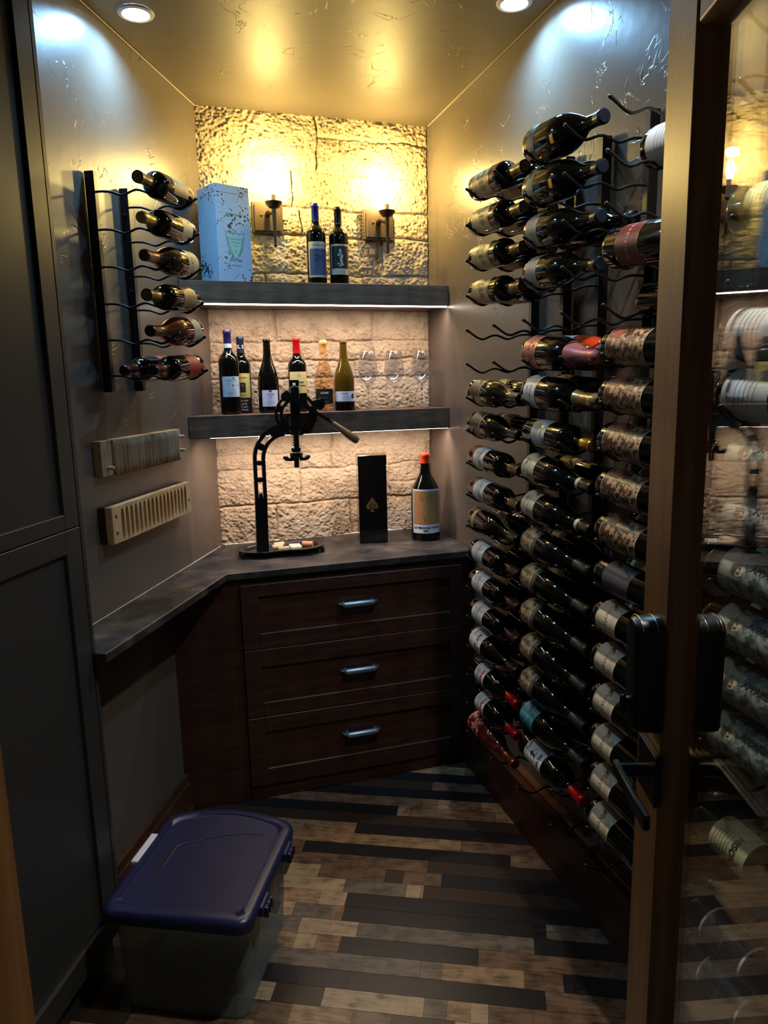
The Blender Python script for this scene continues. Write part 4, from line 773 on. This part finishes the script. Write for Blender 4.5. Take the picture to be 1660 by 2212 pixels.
def corkpuller():
    YY = 2.81; k = YY/2.78
    X = lambda x: x*k
    Zz = lambda z: 1.585+(z-1.585)*k
    t = thing('cork_puller', 'black cast-iron lever cork puller with wooden handle standing on the countertop', 'corkscrew', loc=(0, 0, 0))
    # tray with rim and legs
    cx, cy = .410, 2.835; n = 64; out = []
    for q in range(n):
        a = 2*PI*q/n; rx, ry = .175, .098; c_, s_ = math.cos(a), math.sin(a)
        r = 1-.17*math.exp(-((abs(c_)-.0)/.28)**2)*(1 if s_ < 0 else .3)
        e = 2.5; x = rx*abs(c_)**(2/e)*(1 if c_ > 0 else -1); y = ry*abs(s_)**(2/e)*(1 if s_ > 0 else -1)*r
        out.append(Vector((x, y)))
    def loop(sc_, z): return [Vector((cx+p.x*(1-sc_/.175), cy+p.y*(1-sc_/.098), z)) for p in out]
    mb = MB(); zt = ZK+.028
    L_ = [loop(.03, ZK+.006), loop(.02, ZK+.008), loop(.004, zt-.006), loop(0, zt-.002), loop(.001, zt), loop(.022, zt), loop(.025, zt-.003), loop(.030, ZK+.012)]
    vs = [p for l in L_ for p in l]; fs = [(i*n+q, i*n+(q+1) % n, (i+1)*n+(q+1) % n, (i+1)*n+q) for i in range(len(L_)-1) for q in range(n)]
    fs += [tuple(range(n-1, -1, -1)), tuple((len(L_)-1)*n+q for q in range(n))]; mb.add(vs, fs); tr = mb.build('tray', M_iron, t, 50)
    for x, y in ((cx-.158, cy-.05), (cx+.158, cy-.05), (cx-.158, cy+.055), (cx+.158, cy+.055)):
        MB().bbox(x-.007, x+.007, y-.007, y+.007, ZK+.0003, zt-.004, .0015).build('leg', M_iron, t, 30)
    # column with oval slots curving into the arch
    path = [(X(.328), ZK+.012), (X(.330), Zz(1.05)), (X(.332), Zz(1.16)), (X(.332), Zz(1.30))]
    for q in range(1, 13):
        a = PI-q/12*R_(88); path.append((X(.332)+.105*(1+math.cos(a)), Zz(1.30)+.112*math.sin(a)))
    mb = MB(); h0 = Zz(1.13)-ZK-.012
    slotted(mb, path, .047, YY-.011, YY+.011, [(h0+.040, h0+.085), (h0+.103, h0+.150), (h0+.168, h0+.210), (h0+.236, h0+.282)], .019)
    mb.tube([(X(.328)-.02, YY, ZK+.016), (X(.328)+.02, YY, ZK+.016)], .012, 8)
    mb.build('column', M_iron, t, 40)
    # slotted ring, arms and rack shaft
    rc = Vector((X(.483), Zz(1.468))); ring = [rc+Vector((math.cos(a), math.sin(a)))*.0675 for a in [2*PI*q/48 for q in range(49)]]
    mb = MB(); slotted(mb, ring, .030, YY-.008, YY+.008, [(.03, .075), (.135, .175), (.20, .235), (.275, .315), (.35, .385)], .010); mb.build('ring_frame', M_iron, t, 40)
    sx = X(.477); sh = MB()
    sh.bbox(sx-.018, sx+.018, YY-.032, YY-.012, Zz(1.40), Zz(1.575), .003); sh.tube([(sx, YY-.022, Zz(1.34)), (sx, YY-.022, Zz(1.41))], .011, 10)
    for sg in (-1, 1): sh.bbox(sx-.018 if sg < 0 else sx+.006, sx-.006 if sg < 0 else sx+.018, YY-.028, YY-.016, Zz(1.57), Zz(1.592), .002)
    sh.bbox(sx-.018, sx+.018, YY-.028, YY-.016, Zz(1.588), Zz(1.60), .002)
    for q in range(6): sh.bbox(sx-.016, sx-.008, YY-.030, YY-.014, Zz(1.35)+q*.010, Zz(1.35)+q*.010+.005, .001)
    sh.build('rack_shaft', M_iron, t, 40)
    mb = MB(); yc = YY-.022
    mb.lathe([(0, 1.336), (.019, 1.336), (.019, 1.322), (.025, 1.318), (.026, 1.302), (.018, 1.296), (.010, 1.292), (0, 1.292)], 20, Matrix.Translation((X(.474), yc, .002)))
    mb.tube([(X(.474), yc, 1.30), (X(.474), yc, 1.262)], .010, 12)
    mb.build('collar', M_iron, t, 40)
    for sg in (-1, 1):
        c0 = Vector((X(.474), yc, 1.296)); mb = MB(); mb.tube([c0+Vector((sg*.012, -.004, 0)), c0+Vector((sg*.03, -.006, -.002)), c0+Vector((sg*.040, -.006, .004)), c0+Vector((sg*.048, -.006, .006)), c0+Vector((sg*.052, -.006, .002))], [.008, .0065, .011, .010, .004], 10); mb.build('wing_screw', M_iron, t, 60)
    # lever
    mb = MB(); P0 = Vector((X(.433), Zz(1.549))); P1 = Vector((X(.606), Zz(1.440)))
    pts = [P0, P0.lerp(P1, .25), P0.lerp(P1, .6), P1]; ribbon(mb, pts, [.030, .020, .016, .011], YY-.052, YY-.040)
    mb.lathe([(0, 0), (.016, 0), (.018, .004), (.018, .016), (0, .018)], 20, Matrix.Translation((P0.x+.006, YY-.034, P0.y-.012)) @ Matrix.Rotation(PI/2, 4, 'X'))
    P2 = Vector((X(.578), Zz(1.504))); ribbon(mb, [Vector((X(.548), Zz(1.505))), P2, Vector((X(.590), Zz(1.500)))], [.03, .045, .022], YY-.036, YY-.012)
    mb.tube([(P2.x, YY-.044, P2.y+.016), (P2.x, YY-.006, P2.y+.016)], .008, 12)
    mb.tube([(P1.x-.002, YY-.046, P1.y+.001), (P1.x+.012, YY-.046, P1.y-.007)], .0085, 12)
    mb.build('lever_arm', M_iron, t, 40)
    H0 = Vector((P1.x+.006, YY-.046, P1.y-.004)); H1 = Vector((X(.716), YY-.046, Zz(1.357))); dv = (H1-H0); Lh = dv.length
    zz = dv.normalized(); xx = Vector((0, 1, 0)); yy = zz.cross(xx); Mh = Matrix((xx, yy, zz)).transposed().to_4x4(); Mh.translation = H0
    MB().lathe([(0, 0), (.008, 0), (.0095, .006), (.0115, .03*Lh/.12), (.0155, .62*Lh), (.0165, .78*Lh), (.0155, .92*Lh), (.0125, .985*Lh), (.0, Lh)], 20, Mh).build('handle', M_handle, t, 50)
    return cx, cy
corkpuller()
# corks in the tray
cork_tones = [(.78, .68, .52), (.74, .63, .48), (.80, .72, .58), (.82, .78, .66), (.72, .60, .45), (.80, .73, .60)]
for i, (x, y, ang, tone, lab, zz) in enumerate(((.395, 2.835, 8, 0, 'cork nearest the column in the tray', 0), (.412, 2.792, 2, 1, 'tan cork lying at the front left of the tray', 0), (.407, 2.872, 14, 2, 'pale cork lying at the back of the tray', 0),
      (.462, 2.790, 6, 3, 'palest cork at the front of the tray', 0), (.462, 2.825, -4, 5, 'half-hidden cork behind the palest cork', 0))):
    mb = MB().lathe([(0, 0), (.0105, 0), (.0118, .0012), (.0118, .0428), (.0105, .044), (0, .044)], 16)
    m_ = spotted('cork_%d' % tone, cork_tones[tone], tuple(c*.72 for c in cork_tones[tone]), 160, .6, .8)
    o = mb.build('wine_cork', m_, None, 40); o.matrix_world = Matrix.Translation((x-.022, y, ZK+.024)) @ Matrix.Rotation(R_(ang), 4, 'Z') @ Matrix.Rotation(PI/2, 4, 'Y'); tag(o, lab, 'cork', 'corks in the tray')
o = MB().lathe([(0, 0), (.0115, 0), (.0130, .0015), (.0130, .0425), (.0115, .044), (0, .044)], 18).build('wine_cork', spotted('cork_new', (.74, .50, .34), (.60, .40, .26), 120, .6, .7), None, 40)
o.matrix_world = Matrix.Translation((.500, 2.850, ZK+.0255)) @ Matrix.Rotation(R_(-30), 4, 'Z') @ Matrix.Rotation(PI/2, 4, 'Y'); tag(o, 'large reddish cork at the right end of the tray', 'cork', 'corks in the tray')
# ------------------------------------------------------------------ two grooved wooden mould boards on the left wall
def mould(pegs):
    if pegs:
        t0, t1, z0, z1, th, n = .412, .952, 1.330, 1.434, .026, 19
        t = thing('wooden_mould', 'upper grooved wooden mould with three round pegs on the left wall', 'wooden mould', F_L, 'grooved wooden moulds')
        MB().bbox(t0, t1, .001, th, z0, z1, .0015).box(t0+.030, t1-.060, th, th+.0006, z0+.002, z1-.004, None, 1).build('board', [M_pale2, M_darkin], t, 30)  # thin dark panel paints in the shade of the grooves between the ridges
        sp = (t1-t0-.09)/n
        for q in range(n):
            tc = t0+.030+sp*(q+.5); mb = MB(); vs = []; m_ = 9
            for j in range(m_+1):
                u = j/m_; z = z0-.004+(z1-z0+.002)*u; hw = sp*.41*(min(1, (u*4.5)**.8)*min(1, ((1-u)*9)**.6)+.02); 
                vs += [(tc-hw, th-.001, z), (tc-hw*.6, th+.010, z), (tc, th+.014, z), (tc+hw*.6, th+.010, z), (tc+hw, th-.001, z)]
            mb.add(vs, [(5*j+k, 5*j+k+1, 5*j+6+k, 5*j+5+k) for j in range(m_) for k in range(4)]+[(0, 1, 2, 3, 4), tuple(5*m_+k for k in (4, 3, 2, 1, 0))]); mb.build('ridge', M_pale2, t, 40)
        for tt, zz in ((t1-.030, z0+.024), (t0+.012, z0+.030), (t0+.012, z1-.026)): MB().lathe([(.006, -.002), (.006, .016), (.0045, .020), (0, .0215)], 12, Matrix.Translation((tt, th, zz)) @ Matrix.Rotation(-PI/2, 4, 'X')).build('peg', M_pale, t, 50)
    else:
        t0, t1, z0, z1, n = .405, .958, 1.132, 1.242, 17
        t = thing('wooden_mould', 'lower slotted wooden mould with peg holes on the left wall', 'wooden mould', F_L, 'grooved wooden moulds')
        MB().bbox(t0, t1, .001, .024, z0, z1, .0015).build('board', M_darkin, t, 30)
        mb = MB(); a, b = t0+.030, t1-.045; sp = (b-a)/n; y0, y1 = .0242, .046
        def hw(u): return sp*.34*(max(0, 1-abs(2*u-1)**3.2))**.55
        mb.bbox(t0, a-.0, y0, y1, z0, z1, .001); mb.bbox(b, t1, y0, y1, z0, z1, .001); mb.bbox(a-.001, b+.001, y0, y1, z1-.008, z1, .0005)
        m_ = 14
        for q in range(n+1):
            vs = []
            for j in range(m_+1):
                u = j/m_; z = z0+(z1-.008-z0)*u; g = hw(u)
                l = a+sp*(q-.5)+g if q > 0 else a-.001; r = a+sp*(q+.5)-g if q < n else b+.001
                vs += [(l, y0, z), (l, y1, z), (r, y1, z), (r, y0, z)]
            mb.add(vs, [(4*j+k, 4*j+(k+1) % 4, 4*j+4+(k+1) % 4, 4*j+4+k) for j in range(m_) for k in range(4)]+[(0, 1, 2, 3), tuple(4*m_+k for k in (3, 2, 1, 0))])
        mb.build('slotted_front', M_pale, t, 30)
        for tt, zz in ((t1-.022, z0+.030), (t1-.022, z1-.030), (t0+.015, z0+.045)): MB().lathe([(0, .0003), (.0055, .0003), (.0055, 0)], 14, Matrix.Translation((tt, y1, zz)) @ Matrix.Rotation(-PI/2, 4, 'X')).build('peg_hole', mat('hole_dark', (.04, .03, .02), .9), t, 0)
mould(True); mould(False)
# ------------------------------------------------------------------ storage bin
def storage_bin():
    M = F_L                       # x = t, y = off
    t = thing('storage_bin', 'translucent plastic storage bin with navy blue lid on the floor', 'storage bin', M)
    def rr(x0, x1, y0, y1, r, arc=0, n=7):     # outline in (t, off); arc bulges the far end (x0)
        pts = []
        for cx_, cy_, a0 in ((x1-r, y1-r, 0), (x0+r, y1-r, 90), (x0+r, y0+r, 180), (x1-r, y0+r, 270)):
            pts += [Vector((cx_+r*math.cos(R_(a0+90*k/n)), cy_+r*math.sin(R_(a0+90*k/n)))) for k in range(n+1)]
        res = []
        for i, p in enumerate(pts):
            res.append(p)
            if i == 2*n+1: # between far corners add arc samples
                a = p; b = pts[i+1]
                for k in range(1, 12): res.append(a.lerp(b, k/12))
        for p in res:
            if p.x < x0+r+.001:
                v = (p.y-y0)/(y1-y0); p.x -= arc*(1-(2*v-1)**2)
        return res
    def stack(mb, loops, cap0=True, cap1=True, mi=0):
        n = len(loops[0][0]); vs = [Vector((p.x, p.y, z)) for l, z in loops for p in l]
        fs = [(i*n+q, i*n+(q+1) % n, (i+1)*n+(q+1) % n, (i+1)*n+q) for i in range(len(loops)-1) for q in range(n)]
        if cap0: fs.append(tuple(range(n-1, -1, -1)))
        if cap1: fs.append(tuple((len(loops)-1)*n+q for q in range(n)))
        mb.add(vs, fs, mi)
    body = mat('frosted_plastic', (.62, .64, .62), .38, trans=0); b = bsdf(body); 
    body.node_tree.nodes.clear(); o_ = N(body, 'ShaderNodeOutputMaterial'); mx = N(body, 'ShaderNodeMixShader'); tr = N(body, 'ShaderNodeBsdfTransparent'); pr = N(body, 'ShaderNodeBsdfPrincipled')
    pr.inputs['Base Color'].default_value = (.33, .35, .34, 1); pr.inputs['Roughness'].default_value = .35; tr.inputs[0].default_value = (.85, .88, .88, 1); mx.inputs[0].default_value = .22
    link(body, tr.outputs[0], mx.inputs[1]); link(body, pr.outputs[0], mx.inputs[2]); link(body, mx.outputs[0], o_.inputs[0])
    x0, x1, y0, y1 = 1.03, 1.385, .205, .530
    mb = MB(); lo = []
    for e, z in ((.006, .001), (0, .006), (-.005, .10), (-.009, .20), (-.013, .262), (-.020, .272), (-.021, .292)): lo.append((rr(x0+e, x1-e, y0+e, y1-e, .03, .0+(.03 if z > .0 else .03)), z))
    inn = []
    for e, z in ((-.019, .292), (-.0115, .262), (-.0075, .2), (-.0035, .10), (.0025, .008)): inn.append((rr(x0+e, x1-e, y0+e, y1-e, .028, .03), z))
    stack(mb, lo+inn, True, True); mb.build('tub', body, t, 40)
    lid = mat('navy_plastic', (.105, .115, .23), .33, spec=.5)
    X0, X1, Y0, Y1 = 1.005, 1.418, .172, .566; A = .048
    mb = MB(); lp = []
    for e, z in ((.006, .276), (.0, .274), (-.001, .292), (.0, .300), (.006, .307), (.014, .310), (.030, .3095), (.032, .3065), (.038, .306)): lp.append((rr(X0+e, X1-e, Y0+e, Y1-e, max(.012, .036-e*.4), A), z))
    stack(mb, lp, True, True); l = mb.build('lid', lid, t, 50)
    # crescent ridge and slot on the lid, hinge strip, latches
    mb = MB(); pts = [(1.245, .262), (1.150, .262), (1.140, .275), (1.115, .32), (1.09, .37), (1.075, .43), (1.072, .49)]
    mb.tube([(x, y, .3062) for x, y in pts], [.002, .003, .003, .0026, .0022, .0018, .001], 8); mb.build('ridge', lid, l, 60)
    MB().box(1.155, 1.262, .244, .256, .3062, .3068).build('slot', mat('slot_dark', (.02, .02, .05), .5), l, 0)
    MB().bbox(1.11, 1.235, .166, .186, .300, .3125, .002).build('label_strip', mat('white_tape', (.82, .83, .88), .5), l, 30)['label'] = 'white strip on the wall-side rim'
    for xx in (1.105, 1.315):
        mb = MB(); mb.bbox(xx-.030, xx+.030, Y1-.004, Y1+.010, .268, .296, .003); mb.tube([(xx-.022, Y1+.012, .283), (xx+.022, Y1+.012, .283)], .0055, 10)
        for q in (-.018, 0, .018): mb.bbox(xx+q-.003, xx+q+.003, Y1+.006, Y1+.020, .262, .290, .001)
        mb.build('latch', lid, t, 40)
storage_bin()
# ------------------------------------------------------------------ open glass door on the right
TH = R_(19); dn = Vector((math.cos(TH), -math.sin(TH))); dt = Vector((math.sin(TH), math.cos(TH)))
FD = frame((dn.x*.345, dn.y*.345, 0), dt)      # x along the door, y = z x dt = (-cos, sin) = towards the room's left (-dn)
door = bpy.data.objects.new('door_1', None); C.objects.link(door); door.matrix_world = FD
tag(door, 'open alder wood framed glass door at the right edge', 'door', None, 'structure')
a0, a1 = .385, .992; zb, zt = .012, 2.075; W_ = .098; yo, yi = .0215, -.0215
def stile(name, pts):       # board with a bevelled inner edge
    mb = MB(); mb.prism(pts, Vector((0, 0, 0))); return mb
def railbox(mb, p, q, vertical, inner):   # rectangle p..q in (x,z) with the glass-side edge sloping to the pane
    x0, z0 = p; x1, z1 = q; s = .012
    def ring(y, ins):
        X0, X1, Z0_, Z1_ = x0, x1, z0, z1
        if inner == 'l': X0 += ins
        if inner == 'r': X1 -= ins
        if inner == 'b': Z0_ += ins
        if inner == 't': Z1_ -= ins
        return [Vector((X0, y, Z0_)), Vector((X1, y, Z0_)), Vector((X1, y, Z1_)), Vector((X0, y, Z1_))]
    Ls = [ring(yo, s), ring(yo-.012, s*.25), ring(.004, 0), ring(-.004, 0), ring(yi+.012, s*.25), ring(yi, s)]
    vs = [v for l in Ls for v in l]; fs = [(4*i+k, 4*i+(k+1) % 4, 4*i+4+(k+1) % 4, 4*i+4+k) for i in range(5) for k in range(4)]+[(3, 2, 1, 0), (20, 21, 22, 23)]
    mb.add(vs, fs)
for nm, p, q, inn in (('stile', (a1-W_-.006, zb), (a1, zt), 'l'), ('stile', (a0, zb), (a0+W_, zt), 'r'), ('rail', (a0+W_-.004, zt-.118), (a1-W_-.002, zt), 'b'), ('rail', (a0+W_-.004, zb), (a1-W_-.002, zb+.2), 't')):
    mb = MB(); railbox(mb, p, q, nm == 'stile', inn); o = mb.build(nm, M_door, door, 25)
    b_ = o.modifiers.new('ease', 'BEVEL'); b_.width = .0015; b_.segments = 2; b_.limit_method = 'ANGLE'
MB().box(a0+W_-.012, a1-W_+.004, -.002, .002, zb+.19, zt-.108).box(a0+W_-.012, a1-W_+.004, -.0085, -.0055, zb+.19, zt-.108).build('glass_pane', clear('door_glass', (.97, .98, .97), 1.52), door, 0)
# smart lock housing on the room side face, lever handle below
M_lk = mat('satin_black', (.035, .035, .04), .35, .0, .55)
def lockset(sg):
    yf = yo*sg
    def Y(v): return yf+sg*v
    zc, xc = 1.193, .924; hw, hh = .029, .080
    def outl(s, bul=0): 
        pts = []
        for q in range(25):
            a = PI*q/24; pts.append((xc+(hw-s)*math.cos(a), zc+hh-.020+(.020-s*.5)*math.sin(a)))
        for q in range(25):
            a = PI+PI*q/24; pts.append((xc+(hw-s)*math.cos(a), zc-hh+.012+(.012-s*.5)*math.sin(a)))
        return pts
    mb = MB(); Ls = [(outl(0), .0), (outl(0), .010), (outl(.0008), .0105), (outl(.0016), .026), (outl(.004), .032), (outl(.010), .036)]; n = 50
    vs = [Vector((x, Y(y), z)) for l, y in Ls for x, z in l]; fs = [(i*n+k, i*n+(k+1) % n, (i+1)*n+(k+1) % n, (i+1)*n+k) for i in range(len(Ls)-1) for k in range(n)]+[tuple(range(n)), tuple((len(Ls)-1)*n+k for k in range(n))]
    mb.add(vs, fs); h = mb.build('lock_housing', M_lk, door, 40)
    mb = MB(); tb = [outl(-.0006), outl(.0010)]; top = range(2, 15)
    for y_, r_ in ((.0100, .0009), (.0290, .0009)):
        pts = [Vector((x, Y(y_), z)) for x, z in outl(-.0002)[3:22]]; mb.tube(pts, r_, 6)
    mb.build('trim_line', mat('polished_edge', (.75, .70, .60), .25, .9), h, 60)
    mb = MB(); mb.tube([(xc+.004, Y(.034), zc-.046), (xc+.004, Y(.040), zc-.046)], [.012, .011], 16); mb.bbox(xc+.001, xc+.007, min(Y(.039), Y(.047)), max(Y(.039), Y(.047)), zc-.060, zc-.032, .002); mb.build('thumb_turn', M_lk, h, 40)
    zc2 = 1.052; mb = MB(); mb.bbox(xc-.036, xc+.036, min(Y(0), Y(.009)), max(Y(0), Y(.009)), zc2-.036, zc2+.036, .0012); rs = mb.build('square_rose', M_lk, door, 30)
    mb = MB(); mb.tube([(xc, Y(.008), zc2), (xc, Y(.050), zc2)], .0095, 16)
    mb.bbox(xc-.125, xc+.012, min(Y(.043), Y(.052)), max(Y(.043), Y(.052)), zc2-.010, zc2+.010, .002)
    mb.build('lever_handle', M_lk, door, 40)
lockset(1); lockset(-1)
MB().bbox(.9915, .9935, -.012, .012, 1.02, 1.25, .0006, None).build('latch_plate', M_lk, door, 30)
